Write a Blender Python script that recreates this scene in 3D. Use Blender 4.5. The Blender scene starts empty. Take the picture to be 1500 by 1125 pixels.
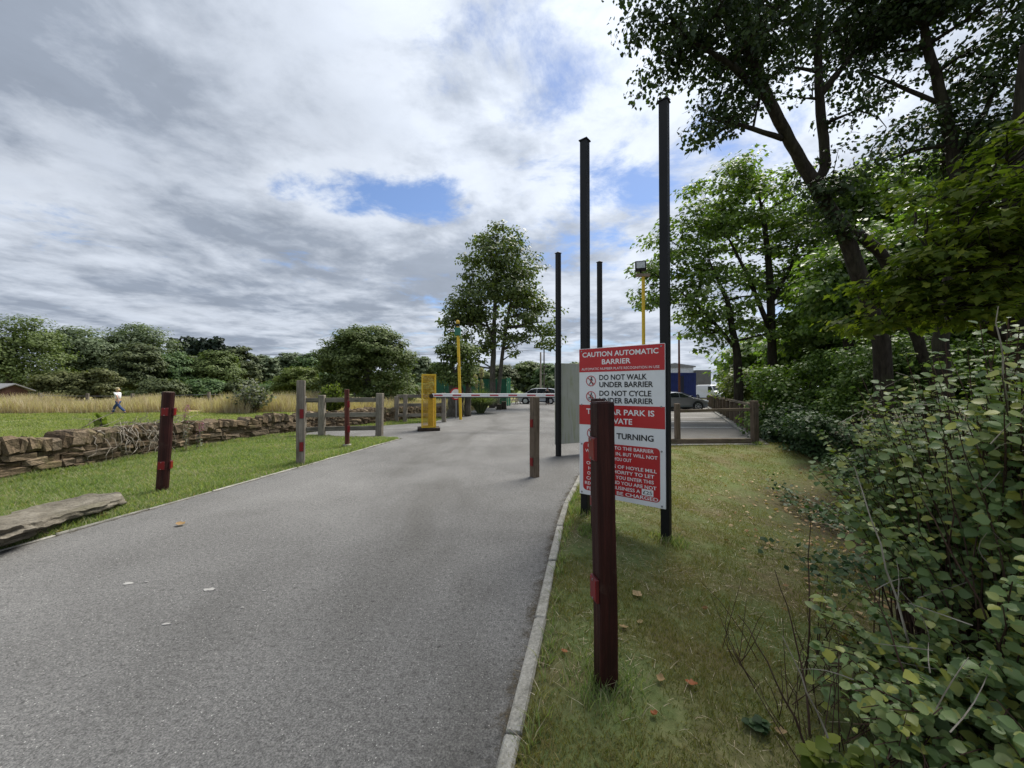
import bpy, bmesh, math, random
import numpy as np
from mathutils import Vector, Matrix, noise as mnoise

random.seed(11)
SC = bpy.context.scene
COL = SC.collection
R = math.radians
PI = math.pi

# ------------------------------------------------------------------ camera
F = 563.0            # focal length in photo pixels (1500 wide)
CX, HY = 750.0, 570.0
EYE = 1.6
cam_data = bpy.data.cameras.new('camera')
cam = bpy.data.objects.new('camera', cam_data)
COL.objects.link(cam)
cam_data.sensor_width = 36.0
cam_data.lens = F / 1500.0 * 36.0
cam_data.clip_start = 0.05
cam_data.clip_end = 3000
cam.location = (0, 0, EYE)
cam.rotation_euler = (R(90.0) + math.atan((HY - 562.5) / F), 0, 0)
SC.camera = cam

# ------------------------------------------------------------------ world, sun, exposure
SUN_AZ, SUN_EL = R(36), R(58)      # azimuth measured from the view direction towards the right
world = bpy.data.worlds.new('World')
SC.world = world
world.use_nodes = True


def build_sky():
    nt = world.node_tree
    nt.nodes.clear()
    N, L = nt.nodes.new, nt.links.new

    def math_n(op, a, b=None, c=None, clamp=False):
        n = N('ShaderNodeMath'); n.operation = op; n.use_clamp = clamp
        for i, v in enumerate((a, b, c)):
            if v is None: continue
            if isinstance(v, (int, float)): n.inputs[i].default_value = v
            else: L(v, n.inputs[i])
        return n.outputs[0]

    def vmath(op, a, b=None):
        n = N('ShaderNodeVectorMath'); n.operation = op
        for i, v in enumerate((a, b)):
            if v is None: continue
            if isinstance(v, (tuple, list)): n.inputs[i].default_value = v
            else: L(v, n.inputs[i])
        return n

    def smooth(x, lo, hi):
        n = N('ShaderNodeMapRange'); n.interpolation_type = 'SMOOTHSTEP'
        L(x, n.inputs[0]); n.inputs[1].default_value = lo; n.inputs[2].default_value = hi
        return n.outputs[0]

    def mix(fac, a, b):
        n = N('ShaderNodeMix'); n.data_type = 'RGBA'
        if isinstance(fac, (int, float)): n.inputs[0].default_value = fac
        else: L(fac, n.inputs[0])
        for i, v in ((6, a), (7, b)):
            if isinstance(v, tuple): n.inputs[i].default_value = v
            else: L(v, n.inputs[i])
        return n.outputs[2]

    def noise(vec, scale, detail, rough=.55, dist=0.0):
        n = N('ShaderNodeTexNoise'); L(vec, n.inputs['Vector'])
        n.inputs['Scale'].default_value = scale; n.inputs['Detail'].default_value = detail
        n.inputs['Roughness'].default_value = rough; n.inputs['Distortion'].default_value = dist
        return n.outputs['Fac']

    tc = N('ShaderNodeTexCoord')
    d = tc.outputs['Generated']
    sep = N('ShaderNodeSeparateXYZ'); L(d, sep.inputs[0])
    zz = math_n('ADD', math_n('MAXIMUM', sep.outputs[2], 0.0), 0.10)
    comb = N('ShaderNodeCombineXYZ')
    L(math_n('DIVIDE', sep.outputs[0], zz), comb.inputs[0])
    L(math_n('DIVIDE', sep.outputs[1], zz), comb.inputs[1])
    comb.inputs[2].default_value = SKY_SEED
    P = comb.outputs[0]

    sky = N('ShaderNodeTexSky'); sky.sky_type = 'NISHITA'; sky.sun_disc = False
    sky.sun_elevation = SUN_EL; sky.sun_rotation = SUN_AZ
    sky.air_density = 1.0; sky.dust_density = 0.6; sky.ozone_density = 2.0
    blue = vmath('MULTIPLY', sky.outputs[0], (0.82, 0.88, 1.0)).outputs[0]

    big = noise(P, 0.62, 3.0, .5, .3)
    mid = noise(P, 2.3, 10.0, .64, .3)
    cov = math_n('ADD', math_n('MULTIPLY', big, .40), math_n('ADD', math_n('MULTIPLY', mid, .72), .03))

    # clouds thin out in a few gaps of the layer, given as places on the cloud sheet (x, y, radius x, radius y, depth)
    for gx, gy, rx, ry, dep in SKY_GAPS:
        q = vmath('SUBTRACT', P, (gx, gy, SKY_SEED)).outputs[0]
        q = vmath('MULTIPLY', q, (1 / rx, 1 / ry, 0)).outputs[0]
        ln = vmath('LENGTH', q).outputs['Value']
        cov = math_n('SUBTRACT', cov, math_n('MULTIPLY', smooth(ln, 1.15, 0.0), dep))
    cover = smooth(cov, .41, .565)
    horizon = smooth(sep.outputs[2], .22, .02)
    cover = math_n('MAXIMUM', cover, math_n('MULTIPLY', horizon, .9))

    shade = noise(P, 1.15, 9.0, .58, .2)
    fine = noise(P, 3.4, 8.0, .6, .2)
    sh = math_n('ADD', math_n('MULTIPLY', shade, .75), math_n('MULTIPLY', fine, .3))
    thick = smooth(cov, .50, .86)
    lightness = math_n('SUBTRACT', smooth(sh, .40, .64), math_n('MULTIPLY', thick, .42), None, True)
    # the sun behind the cloud brightens the layer around it
    sd = (math.sin(SUN_AZ) * math.cos(SUN_EL), math.cos(SUN_AZ) * math.cos(SUN_EL), math.sin(SUN_EL))
    nrm = vmath('NORMALIZE', d).outputs[0]
    dt = vmath('DOT_PRODUCT', nrm, sd).outputs['Value']
    near = smooth(dt, .25, 1.0)
    lightness = math_n('ADD', lightness, math_n('MULTIPLY', near, .28))
    dark = (2.2, 2.55, 3.15, 1); lite = (4.75, 5.15, 5.8, 1)
    ccol = mix(lightness, dark, lite)
    glow = vmath('MULTIPLY', ccol, None).outputs[0].node
    g = math_n('MULTIPLY', math_n('ADD', math_n('MULTIPLY', math_n('POWER', near, 3.0), .35), 1.0), math_n('ADD', math_n('MULTIPLY', math_n('ADD', fine, mid), .34), .67))
    cmb = N('ShaderNodeCombineXYZ')
    for i in range(3): L(g, cmb.inputs[i])
    L(cmb.outputs[0], glow.inputs[1])
    out_col = mix(cover, blue, glow.outputs[0])
    bg = N('ShaderNodeBackground'); L(out_col, bg.inputs[0]); bg.inputs[1].default_value = SKY_STRENGTH
    o = N('ShaderNodeOutputWorld'); L(bg.outputs[0], o.inputs[0])


SKY_SEED = 3.7
SKY_STRENGTH = 0.080
def _sheet(px, py):
    a, b = (px - 750) / F, (HY - py) / F
    n = math.sqrt(1 + a * a + b * b)
    z = b / n + .10
    return a / n / z, 1 / n / z
SKY_GAPS = []
for (px, py, rx, ry, dep) in ((470, 275, .75, .36, .22), (590, 288, .6, .28, .22), (690, 95, .45, .36, .07), (860, 150, .3, .3, .03), (800, 50, .25, .25, .06), (620, 130, .25, .25, .08), (200, 160, 1.3, 1.0, -.16), (330, 60, .8, .8, -.10), (250, 400, 2.4, 1.2, -.06),
                              (915, 275, .34, .24, .13), (60, 300, .6, .26, .12), (600, 20, .3, .3, .0)):
    x, y = _sheet(px, py)
    SKY_GAPS.append((x, y, rx, ry, dep))
build_sky()

sun_data = bpy.data.lights.new('sun', 'SUN')
sun_data.energy = 3.1
sun_data.angle = R(28)
sun_data.color = (1.0, .95, .87)
sun = bpy.data.objects.new('sun', sun_data)
COL.objects.link(sun)
sdir = Vector((math.sin(SUN_AZ) * math.cos(SUN_EL), math.cos(SUN_AZ) * math.cos(SUN_EL), math.sin(SUN_EL)))
sun.rotation_euler = sdir.to_track_quat('Z', 'Y').to_euler()
sun.location = sdir * 50

SC.view_settings.view_transform = 'Standard'
SC.view_settings.look = 'None'
SC.view_settings.gamma = 1.0
SC.view_settings.exposure = 0.88
SC.view_settings.use_curve_mapping = False
SC.render.engine = 'CYCLES'
SC.cycles.max_bounces = 6
SC.cycles.transparent_max_bounces = 8
SC.cycles.use_denoising = True


# ------------------------------------------------------------------ helpers
def G(px, py, z=0.0):
    """the point of the level z seen at a pixel of the photograph"""
    d = (EYE - z) * F / (py - HY)
    return Vector(((px - CX) / F * d, d, z))


def W(px, py, d):
    """the point at distance d seen at a pixel of the photograph"""
    return Vector(((px - CX) / F * d, d, EYE + (HY - py) / F * d))


def tag(o, label=None, cat=None, group=None, kind=None):
    if label: o['label'] = label
    if cat: o['category'] = cat
    if group: o['group'] = group
    if kind: o['kind'] = kind
    return o


def thing(name, label, cat, loc=(0, 0, 0), rz=0.0, group=None):
    o = bpy.data.objects.new(name, None)
    o.empty_display_size = .2
    COL.objects.link(o)
    o.location = loc
    o.rotation_euler = (0, 0, rz)
    return tag(o, label, cat, group)


def link(name, me, mat=None, parent=None, loc=None, rot=None, kind=None, label=None, scale=None):
    o = bpy.data.objects.new(name, me)
    COL.objects.link(o)
    if mat is not None and me is not None and hasattr(me, 'materials') and len(me.materials) == 0:
        me.materials.append(mat)
    if parent is not None: o.parent = parent
    if loc is not None: o.location = loc
    if rot is not None: o.rotation_euler = rot
    if scale is not None: o.scale = scale
    if kind: o['kind'] = kind
    if label: o['label'] = label
    return o


def copy_tree(o, parent=None):
    c = o.copy()
    COL.objects.link(c)
    if parent is not None: c.parent = parent
    for ch in list(o.children):
        copy_tree(ch, c)
    return c


class MB:
    """collects shapes into one mesh"""
    def __init__(self):
        self.v, self.f = [], []

    def add(self, vs, fs):
        n = len(self.v)
        self.v += [tuple(p) for p in vs]
        self.f += [tuple(i + n for i in q) for q in fs]
        return self

    def box(self, c, s, rot=None):
        hx, hy, hz = s[0] / 2, s[1] / 2, s[2] / 2
        vs = [Vector((x, y, z)) for z in (-hz, hz) for x, y in ((-hx, -hy), (hx, -hy), (hx, hy), (-hx, hy))]
        if rot is not None: vs = [rot @ p for p in vs]
        c = Vector(c)
        return self.add([p + c for p in vs], [(0, 3, 2, 1), (4, 5, 6, 7), (0, 1, 5, 4), (1, 2, 6, 5), (2, 3, 7, 6), (3, 0, 4, 7)])

    def tube(self, pts, rad, n=6, cap=True):
        pts = [Vector(p) for p in pts]
        if isinstance(rad, (int, float)): rad = [rad] * len(pts)
        rings = []
        up = Vector((.31, .12, .94))
        for i, p in enumerate(pts):
            t = (pts[min(i + 1, len(pts) - 1)] - pts[max(i - 1, 0)])
            if t.length < 1e-9: t = Vector((0, 0, 1))
            t.normalize()
            a = t.cross(up if abs(t.dot(up)) < .95 else Vector((1, 0, 0))).normalized()
            b = t.cross(a)
            rings.append([p + (a * math.cos(2 * PI * k / n) + b * math.sin(2 * PI * k / n)) * rad[i] for k in range(n)])
        vs = [q for r in rings for q in r]
        fs = []
        for i in range(len(pts) - 1):
            for k in range(n):
                fs.append((i * n + k, i * n + (k + 1) % n, (i + 1) * n + (k + 1) % n, (i + 1) * n + k))
        if cap:
            fs.append(tuple(range(n - 1, -1, -1)))
            fs.append(tuple((len(pts) - 1) * n + k for k in range(n)))
        return self.add(vs, fs)

    def prism(self, poly, y0, y1, axis='y'):
        """an outline in x,z extruded along y"""
        n = len(poly)
        vs = [(x, y0, z) for x, z in poly] + [(x, y1, z) for x, z in poly]
        if axis == 'x': vs = [(y, x, z) for x, y, z in vs]
        fs = [tuple(range(n)), tuple(range(2 * n - 1, n - 1, -1))]
        for i in range(n):
            j = (i + 1) % n
            fs.append((i, i + n, j + n, j))
        return self.add(vs, fs)

    def lathe(self, prof, n=16, c=(0, 0, 0)):
        vs, fs = [], []
        for r, z in prof:
            for k in range(n):
                vs.append((c[0] + r * math.cos(2 * PI * k / n), c[1] + r * math.sin(2 * PI * k / n), c[2] + z))
        for i in range(len(prof) - 1):
            for k in range(n):
                fs.append((i * n + k, i * n + (k + 1) % n, (i + 1) * n + (k + 1) % n, (i + 1) * n + k))
        fs.append(tuple(range(n - 1, -1, -1)))
        fs.append(tuple((len(prof) - 1) * n + k for k in range(n)))
        return self.add(vs, fs)

    def mesh(self, name, smooth=False, bevel=0.0, segs=2):
        me = bpy.data.meshes.new(name)
        me.from_pydata(self.v, [], self.f)
        bm = bmesh.new(); bm.from_mesh(me)
        bmesh.ops.recalc_face_normals(bm, faces=bm.faces)
        if bevel:
            es = [e for e in bm.edges if len(e.link_faces) == 2 and e.calc_face_angle(0) > .5]
            bmesh.ops.bevel(bm, geom=es, offset=bevel, segments=segs, profile=.6, affect='EDGES', clamp_overlap=True)
        bm.to_mesh(me); bm.free()
        if smooth:
            me.polygons.foreach_set('use_smooth', [True] * len(me.polygons))
        me.update()
        return me

    def obj(self, name, mat, parent=None, smooth=False, bevel=0.0, kind=None, label=None, loc=None, rot=None, segs=2):
        return link(name, self.mesh(name, smooth, bevel, segs), mat, parent, loc, rot, kind, label)


def np_mesh(name, v, f, smooth=False):
    """fast mesh from arrays: v (n,3), f (m,k)"""
    v = np.asarray(v, np.float32); f = np.asarray(f, np.int32)
    m, k = f.shape
    me = bpy.data.meshes.new(name)
    me.vertices.add(len(v)); me.vertices.foreach_set('co', v.ravel())
    me.loops.add(m * k); me.loops.foreach_set('vertex_index', f.ravel())
    me.polygons.add(m)
    me.polygons.foreach_set('loop_start', np.arange(0, m * k, k, dtype=np.int32))
    if smooth: me.polygons.foreach_set('use_smooth', np.ones(m, dtype=bool))
    me.update(calc_edges=True)
    return me


# ------------------------------------------------------------------ materials
MATS = {}


class NT:
    def __init__(self, name):
        self.m = bpy.data.materials.new(name); self.m.use_nodes = True
        self.t = self.m.node_tree
        self.b = self.t.nodes['Principled BSDF']
        MATS[name] = self.m

    def n(self, kind, **kw):
        x = self.t.nodes.new(kind)
        for k, v in kw.items(): setattr(x, k, v)
        return x

    def l(self, a, b): self.t.links.new(a, b)

    def noise(self, vec, scale, detail=4, rough=.55, dist=0.0):
        x = self.n('ShaderNodeTexNoise')
        if vec is not None: self.l(vec, x.inputs['Vector'])
        x.inputs['Scale'].default_value = scale; x.inputs['Detail'].default_value = detail
        x.inputs['Roughness'].default_value = rough; x.inputs['Distortion'].default_value = dist
        return x.outputs['Fac']

    def ramp(self, fac, stops, interp='LINEAR'):
        x = self.n('ShaderNodeValToRGB'); self.l(fac, x.inputs[0])
        e = x.color_ramp.elements; x.color_ramp.interpolation = interp
        while len(e) > 1: e.remove(e[-1])
        for i, (p, c) in enumerate(stops):
            q = e[0] if i == 0 else e.new(p)
            q.position = p; q.color = tuple(c) + (1,) if len(c) == 3 else c
        return x.outputs[0]

    def mix(self, fac, a, b, blend='MIX'):
        x = self.n('ShaderNodeMix', data_type='RGBA', blend_type=blend)
        if isinstance(fac, (int, float)): x.inputs[0].default_value = fac
        else: self.l(fac, x.inputs[0])
        for i, v in ((6, a), (7, b)):
            if isinstance(v, tuple): x.inputs[i].default_value = v if len(v) == 4 else v + (1,)
            else: self.l(v, x.inputs[i])
        return x.outputs[2]

    def math(self, op, a, b=None, clamp=False):
        x = self.n('ShaderNodeMath', operation=op, use_clamp=clamp)
        for i, v in enumerate((a, b)):
            if v is None: continue
            if isinstance(v, (int, float)): x.inputs[i].default_value = v
            else: self.l(v, x.inputs[i])
        return x.outputs[0]

    def pos(self): return self.n('ShaderNodeNewGeometry').outputs['Position']
    def obj(self): return self.n('ShaderNodeTexCoord').outputs['Object']
    def rand(self): return self.n('ShaderNodeObjectInfo').outputs['Random']

    def scaled(self, vec, s):
        x = self.n('ShaderNodeVectorMath', operation='MULTIPLY'); self.l(vec, x.inputs[0]); x.inputs[1].default_value = s
        return x.outputs[0]

    def bump(self, h, strength=.3, dist=.02):
        x = self.n('ShaderNodeBump'); self.l(h, x.inputs['Height'])
        x.inputs['Strength'].default_value = strength; x.inputs['Distance'].default_value = dist
        self.l(x.outputs[0], self.b.inputs['Normal'])

    def fin(self, col=None, rough=.7, metal=0.0, spec=.5):
        if col is not None:
            if isinstance(col, tuple): self.b.inputs['Base Color'].default_value = col if len(col) == 4 else col + (1,)
            else: self.l(col, self.b.inputs['Base Color'])
        if isinstance(rough, (int, float)): self.b.inputs['Roughness'].default_value = rough
        else: self.l(rough, self.b.inputs['Roughness'])
        self.b.inputs['Metallic'].default_value = metal
        self.b.inputs['Specular IOR Level'].default_value = spec
        return self.m


def plain(name, c, rough=.6, metal=0.0, spec=.5, wear=.12, scale=9.0):
    t = NT(name)
    n = t.noise(t.obj(), scale, 6, .65)
    c2 = tuple(x * (1 - wear * 2.2) for x in c)
    c3 = tuple(min(1, x * (1 + wear)) for x in c)
    return t.fin(t.ramp(n, [(.3, c2), (.5, c), (.75, c3)]), rough, metal, spec)


def leafmat(name, cols, transl=.35, rough=.45, spec=.35, patch=.35):
    """foliage: every leaf its own tone, slightly translucent"""
    t = NT(name)
    isl = t.n('ShaderNodeNewGeometry').outputs['Random Per Island']
    r = t.math('FRACT', t.math('ADD', isl, t.rand()))
    n = t.noise(t.pos(), .9, 2, .5)
    r2 = t.math('ADD', t.math('MULTIPLY', r, 1 - patch), t.math('MULTIPLY', n, patch))
    k = len(cols)
    col = t.ramp(r2, [(.12 + .76 * i / max(1, k - 1), c) for i, c in enumerate(cols)])
    m = t.fin(col, rough, 0, spec)
    tr = t.n('ShaderNodeBsdfTranslucent')
    lc = t.mix(1.0, col, (1.25, 1.45, .45), 'MULTIPLY')
    t.l(lc, tr.inputs[0])
    mx = t.n('ShaderNodeMixShader'); mx.inputs[0].default_value = transl
    out = t.t.nodes['Material Output']
    t.l(t.b.outputs[0], mx.inputs[1]); t.l(tr.outputs[0], mx.inputs[2]); t.l(mx.outputs[0], out.inputs[0])
    return m


def make_materials():
    # --- asphalt
    t = NT('asphalt'); p = t.pos()
    grain = t.noise(p, 95, 4, .8)
    grain2 = t.noise(p, 30, 5, .75, .3)
    patch = t.noise(p, .55, 5, .6, .4)
    vor = t.n('ShaderNodeTexVoronoi'); t.l(p, vor.inputs['Vector']); vor.inputs['Scale'].default_value = 110
    base = t.ramp(patch, [(.3, (.105, .103, .099)), (.5, (.132, .130, .126)), (.72, (.162, .160, .155))])
    g = t.ramp(grain, [(.30, (.22, .22, .22)), (.5, (1, 1, 1)), (.70, (1.95, 1.93, 1.89))])
    col = t.mix(1.0, base, g, 'MULTIPLY')
    g2 = t.ramp(grain2, [(.28, (.22, .22, .22)), (.40, (.80, .80, .79)), (.5, (1, 1, 1)), (.70, (1.35, 1.35, 1.32))])
    col = t.mix(1.0, col, g2, 'MULTIPLY')
    # pale chippings showing in the worn surface
    sepc = t.n('ShaderNodeSeparateColor'); t.l(vor.outputs['Color'], sepc.inputs[0])
    chip = t.math('MULTIPLY', t.math('LESS_THAN', vor.outputs['Distance'], .33), t.math('GREATER_THAN', sepc.outputs[0], .978))
    col = t.mix(t.math('MULTIPLY', chip, .9), col, (.50, .49, .46))
    stain = t.noise(p, 2.3, 6, .65, .5)
    wear = t.noise(t.scaled(p, (.5, .16, 1)), 1.0, 4, .6, .8)
    col = t.mix(1.0, col, t.ramp(wear, [(.34, (.74, .73, .71)), (.5, (1, 1, 1)), (.66, (1.15, 1.15, 1.15))]), 'MULTIPLY')
    col = t.mix(t.ramp(stain, [(.58, (0, 0, 0)), (.75, (.35, .35, .35))]), col, (.085, .083, .078))
    t.fin(col, .82, 0, .3)
    t.bump(t.math('ADD', grain, t.math('MULTIPLY', grain2, 1.2)), .55, .012)

    # --- car park asphalt, older with moss and brown dust
    t = NT('car_park_asphalt'); p = t.pos()
    a = t.noise(p, .45, 6, .65, .6); b = t.noise(p, 60, 3, .7)
    col = t.ramp(a, [(.35, (.115, .108, .095)), (.55, (.155, .148, .135)), (.7, (.13, .118, .085))])
    col = t.mix(1.0, col, t.ramp(b, [(.3, (.6, .6, .6)), (.7, (1.3, 1.3, 1.3))]), 'MULTIPLY')
    t.fin(col, .85, 0, .25); t.bump(b, .4, .01)

    # --- ground: mown turf, dry turf and bare soil by noise and zone
    t = NT('turf'); p = t.pos()
    at = t.n('ShaderNodeAttribute', attribute_name='zone')
    s = t.n('ShaderNodeSeparateColor'); t.l(at.outputs['Color'], s.inputs[0])
    n1 = t.noise(p, 1.3, 6, .62, .3); n2 = t.noise(p, 14, 5, .7); n3 = t.noise(p, .22, 4, .55)
    lush = t.ramp(n2, [(.3, (.068, .096, .034)), (.5, (.112, .158, .056)), (.72, (.17, .205, .085))])
    lush = t.mix(t.ramp(n1, [(.45, (0, 0, 0)), (.75, (.55, .55, .55))]), lush, (.22, .20, .085))
    thin = t.ramp(n2, [(.28, (.068, .05, .029)), (.5, (.145, .114, .060)), (.74, (.23, .188, .105))])
    thin = t.mix(t.ramp(n1, [(.40, (.8, .8, .8)), (.62, (.05, .05, .05))]), thin, (.09, .108, .036))
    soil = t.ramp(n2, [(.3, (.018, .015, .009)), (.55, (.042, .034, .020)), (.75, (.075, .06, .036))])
    dry = t.ramp(n2, [(.3, (.24, .185, .11)), (.55, (.36, .28, .14)), (.75, (.45, .37, .2))])
    dry = t.mix(t.ramp(n3, [(.4, (.7, .7, .7)), (.6, (.1, .1, .1))]), dry, (.16, .19, .05))
    z0 = t.math('ADD', s.outputs[0], t.math('MULTIPLY', t.math('SUBTRACT', n1, .5), 1.2), True)
    z1 = t.math('ADD', s.outputs[1], t.math('MULTIPLY', t.math('SUBTRACT', n1, .5), .9), True)
    z2 = t.math('ADD', s.outputs[2], t.math('MULTIPLY', t.math('SUBTRACT', n3, .5), 1.0), True)
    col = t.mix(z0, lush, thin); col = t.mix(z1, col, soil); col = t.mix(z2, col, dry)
    t.fin(col, .95, 0, .1)
    t.bump(t.math('ADD', n2, n1), .6, .03)

    # --- grit and leaf mould gathered along the edge of the tarmac, broken up so that it thins out
    t = NT('edge_grit'); p = t.pos()
    a = t.noise(p, 5, 6, .7, .4); b = t.noise(p, 60, 4, .7)
    t.fin(t.ramp(b, [(.3, (.035, .028, .018)), (.55, (.085, .07, .045)), (.75, (.16, .13, .085))]), .95, 0, .1)
    at = t.n('ShaderNodeAttribute', attribute_name='edge')
    k = t.math('SUBTRACT', t.math('ADD', at.outputs['Fac'], t.math('ADD', t.math('MULTIPLY', t.math('SUBTRACT', a, .5), 1.6), t.math('MULTIPLY', t.math('SUBTRACT', b, .5), 1.2))), .74)
    tr = t.n('ShaderNodeBsdfTransparent'); mx = t.n('ShaderNodeMixShader')
    t.l(t.math('MULTIPLY', k, 1.8, True), mx.inputs[0]); t.l(tr.outputs[0], mx.inputs[1]); t.l(t.b.outputs[0], mx.inputs[2]); t.l(mx.outputs[0], t.t.nodes['Material Output'].inputs[0])

    # --- timber
    def timber(name, c0, c1, c2, gs=(28, 28, 1.6), moss=None, rough=.85):
        t = NT(name); o = t.obj()
        ofs = t.n('ShaderNodeVectorMath', operation='ADD'); t.l(o, ofs.inputs[0])
        cb = t.n('ShaderNodeCombineXYZ'); rr = t.math('MULTIPLY', t.rand(), 37.0)
        for i in range(3): t.l(rr, cb.inputs[i])
        t.l(cb.outputs[0], ofs.inputs[1]); o = ofs.outputs[0]
        grain = t.noise(t.scaled(o, gs), 1.0, 6, .7, .6)
        blot = t.noise(o, 2.6, 5, .6, .4)
        crack = t.noise(t.scaled(o, (gs[0] * 2.2, gs[1] * 2.2, gs[2] * .7)), 1.0, 3, .6, .3)
        col = t.ramp(grain, [(.27, c0), (.5, c1), (.74, c2)])
        col = t.mix(1.0, col, t.ramp(blot, [(.3, (.68, .68, .68)), (.5, (1, 1, 1)), (.72, (1.25, 1.25, 1.25))]), 'MULTIPLY')
        col = t.mix(t.ramp(crack, [(.30, (.85, .85, .85)), (.36, (0, 0, 0))]), col, tuple(x * .25 for x in c0))
        if moss:
            mm = t.noise(o, 5.0, 6, .65, .5)
            col = t.mix(t.ramp(mm, [(.56, (0, 0, 0)), (.68, (.7, .7, .7))]), col, moss)
        col = t.mix(1.0, col, t.ramp(t.rand(), [(0, (.82, .82, .82)), (1, (1.15, 1.15, 1.15))]), 'MULTIPLY')
        t.fin(col, rough, 0, .25)
        t.bump(t.math('ADD', grain, t.math('MULTIPLY', crack, 1.4)), .55, .012)

    timber('grey_timber', (.10, .085, .065), (.21, .185, .15), (.33, .30, .25))
    timber('brown_timber', (.065, .046, .032), (.135, .102, .072), (.22, .175, .13))
    timber('mossy_timber', (.075, .055, .036), (.15, .115, .08), (.24, .20, .145), (1.6, 28, 28), (.15, .17, .05))
    timber('grey_rail_timber', (.10, .09, .072), (.20, .18, .15), (.31, .285, .24), (1.6, 28, 28))
    timber('red_stained_timber', (.012, .0035, .003), (.030, .0065, .005), (.060, .015, .011), (26, 26, 1.2), (.055, .030, .022), .6)
    timber('faded_red_timber', (.045, .014, .010), (.095, .027, .020), (.16, .06, .045), (26, 26, 1.2), (.17, .11, .08), .75)
    timber('cut_timber', (.16, .11, .08), (.27, .21, .16), (.36, .3, .24))

    # --- stone
    t = NT('wall_stone'); o = t.obj()
    ofs = t.n('ShaderNodeVectorMath', operation='ADD'); t.l(o, ofs.inputs[0])
    cb = t.n('ShaderNodeCombineXYZ'); rr = t.math('MULTIPLY', t.rand(), 53.0)
    for i in range(3): t.l(rr, cb.inputs[i])
    t.l(cb.outputs[0], ofs.inputs[1]); o = ofs.outputs[0]
    a = t.noise(o, 3.5, 6, .7); b = t.noise(t.pos(), 24, 5, .7); c = t.noise(t.pos(), 2.2, 4, .6)
    base = t.ramp(t.rand(), [(0, (.09, .066, .044)), (.3, (.18, .135, .086)), (.6, (.13, .106, .078)), (.85, (.26, .20, .135)), (1, (.11, .08, .05))])
    col = t.mix(1.0, base, t.ramp(a, [(.3, (.5, .5, .5)), (.5, (1, 1, 1)), (.72, (1.55, 1.5, 1.42))]), 'MULTIPLY')
    col = t.mix(1.0, col, t.ramp(b, [(.3, (.6, .6, .6)), (.7, (1.3, 1.3, 1.3))]), 'MULTIPLY')
    col = t.mix(t.ramp(c, [(.56, (0, 0, 0)), (.68, (.5, .5, .5))]), col, (.10, .105, .035))
    col = t.mix(t.ramp(a, [(.66, (0, 0, 0)), (.74, (.6, .6, .6))]), col, (.32, .31, .27))
    t.fin(col, .93, 0, .15); t.bump(t.math('ADD', t.math('MULTIPLY', a, 1.5), b), .8, .03)

    t = NT('slab_stone'); p = t.pos()
    a = t.noise(t.scaled(p, (3, 3, 16)), 1.0, 9, .72, .7); b = t.noise(p, 26, 5, .75); c = t.noise(p, 1.4, 4, .6, .6)
    col = t.ramp(a, [(.28, (.085, .074, .056)), (.5, (.195, .175, .138)), (.72, (.31, .285, .235))])
    col = t.mix(1.0, col, t.ramp(b, [(.3, (.68, .68, .68)), (.7, (1.22, 1.22, 1.22))]), 'MULTIPLY')
    col = t.mix(t.ramp(c, [(.55, (0, 0, 0)), (.7, (.45, .45, .45))]), col, (.12, .12, .06))
    t.fin(col, .92, 0, .15); t.bump(t.math('ADD', t.math('MULTIPLY', a, 2.0), b), .8, .03)

    t = NT('concrete'); p = t.pos()
    a = t.noise(p, 6, 6, .7, .4); b = t.noise(p, 70, 4, .7)
    col = t.ramp(a, [(.3, (.17, .165, .14)), (.5, (.31, .30, .265)), (.72, (.40, .39, .35))])
    col = t.mix(1.0, col, t.ramp(b, [(.3, (.62, .62, .62)), (.7, (1.25, 1.25, 1.25))]), 'MULTIPLY')
    col = t.mix(1.0, col, t.ramp(t.rand(), [(0, (.8, .8, .8)), (1, (1.1, 1.1, 1.1))]), 'MULTIPLY')
    t.fin(col, .9, 0, .2); t.bump(b, .5, .01)

    # --- bark
    def bark(name, c0, c1, c2):
        t = NT(name); p = t.pos()
        a = t.noise(t.scaled(p, (14, 14, 3)), 1.0, 6, .7, .5); b = t.noise(p, 1.6, 4, .6)
        col = t.ramp(a, [(.3, c0), (.5, c1), (.72, c2)])
        col = t.mix(t.ramp(b, [(.5, (0, 0, 0)), (.7, (.5, .5, .5))]), col, (.055, .06, .03))
        t.fin(col, .92, 0, .15); t.bump(a, .8, .03)
    bark('dark_bark', (.014, .011, .008), (.034, .028, .021), (.065, .055, .042))
    bark('grey_bark', (.05, .045, .038), (.105, .095, .08), (.18, .165, .14))
    bark('twig_bark', (.03, .016, .012), (.075, .045, .034), (.14, .095, .07))
    bark('pale_vine', (.2, .17, .13), (.34, .3, .245), (.46, .42, .36))

    # --- foliage
    leafmat('sycamore_leaf', [(0.061, 0.099, 0.028), (0.119, 0.183, 0.048), (0.182, 0.260, 0.063), (0.258, 0.319, 0.081)], .42)
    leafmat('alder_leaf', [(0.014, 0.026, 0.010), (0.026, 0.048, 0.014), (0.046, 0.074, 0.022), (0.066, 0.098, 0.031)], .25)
    leafmat('maple_leaf', [(0.062, 0.094, 0.020), (0.113, 0.155, 0.029), (0.181, 0.221, 0.043), (0.281, 0.298, 0.054)], .55, .55, .2)
    leafmat('wood_leaf', [(0.043, 0.081, 0.023), (0.090, 0.152, 0.034), (0.146, 0.228, 0.051), (0.227, 0.304, 0.076)], .35)
    leafmat('yellow_leaf_shrub', [(.06, .09, .018), (.11, .15, .028), (.17, .20, .04), (.20, .22, .06)], .4)
    leafmat('bush_leaf', [(0.089, 0.138, 0.056), (0.127, 0.199, 0.068), (0.176, 0.246, 0.091), (0.232, 0.282, 0.106), (0.352, 0.356, 0.067)], .3, .42, .34, .25)
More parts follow.
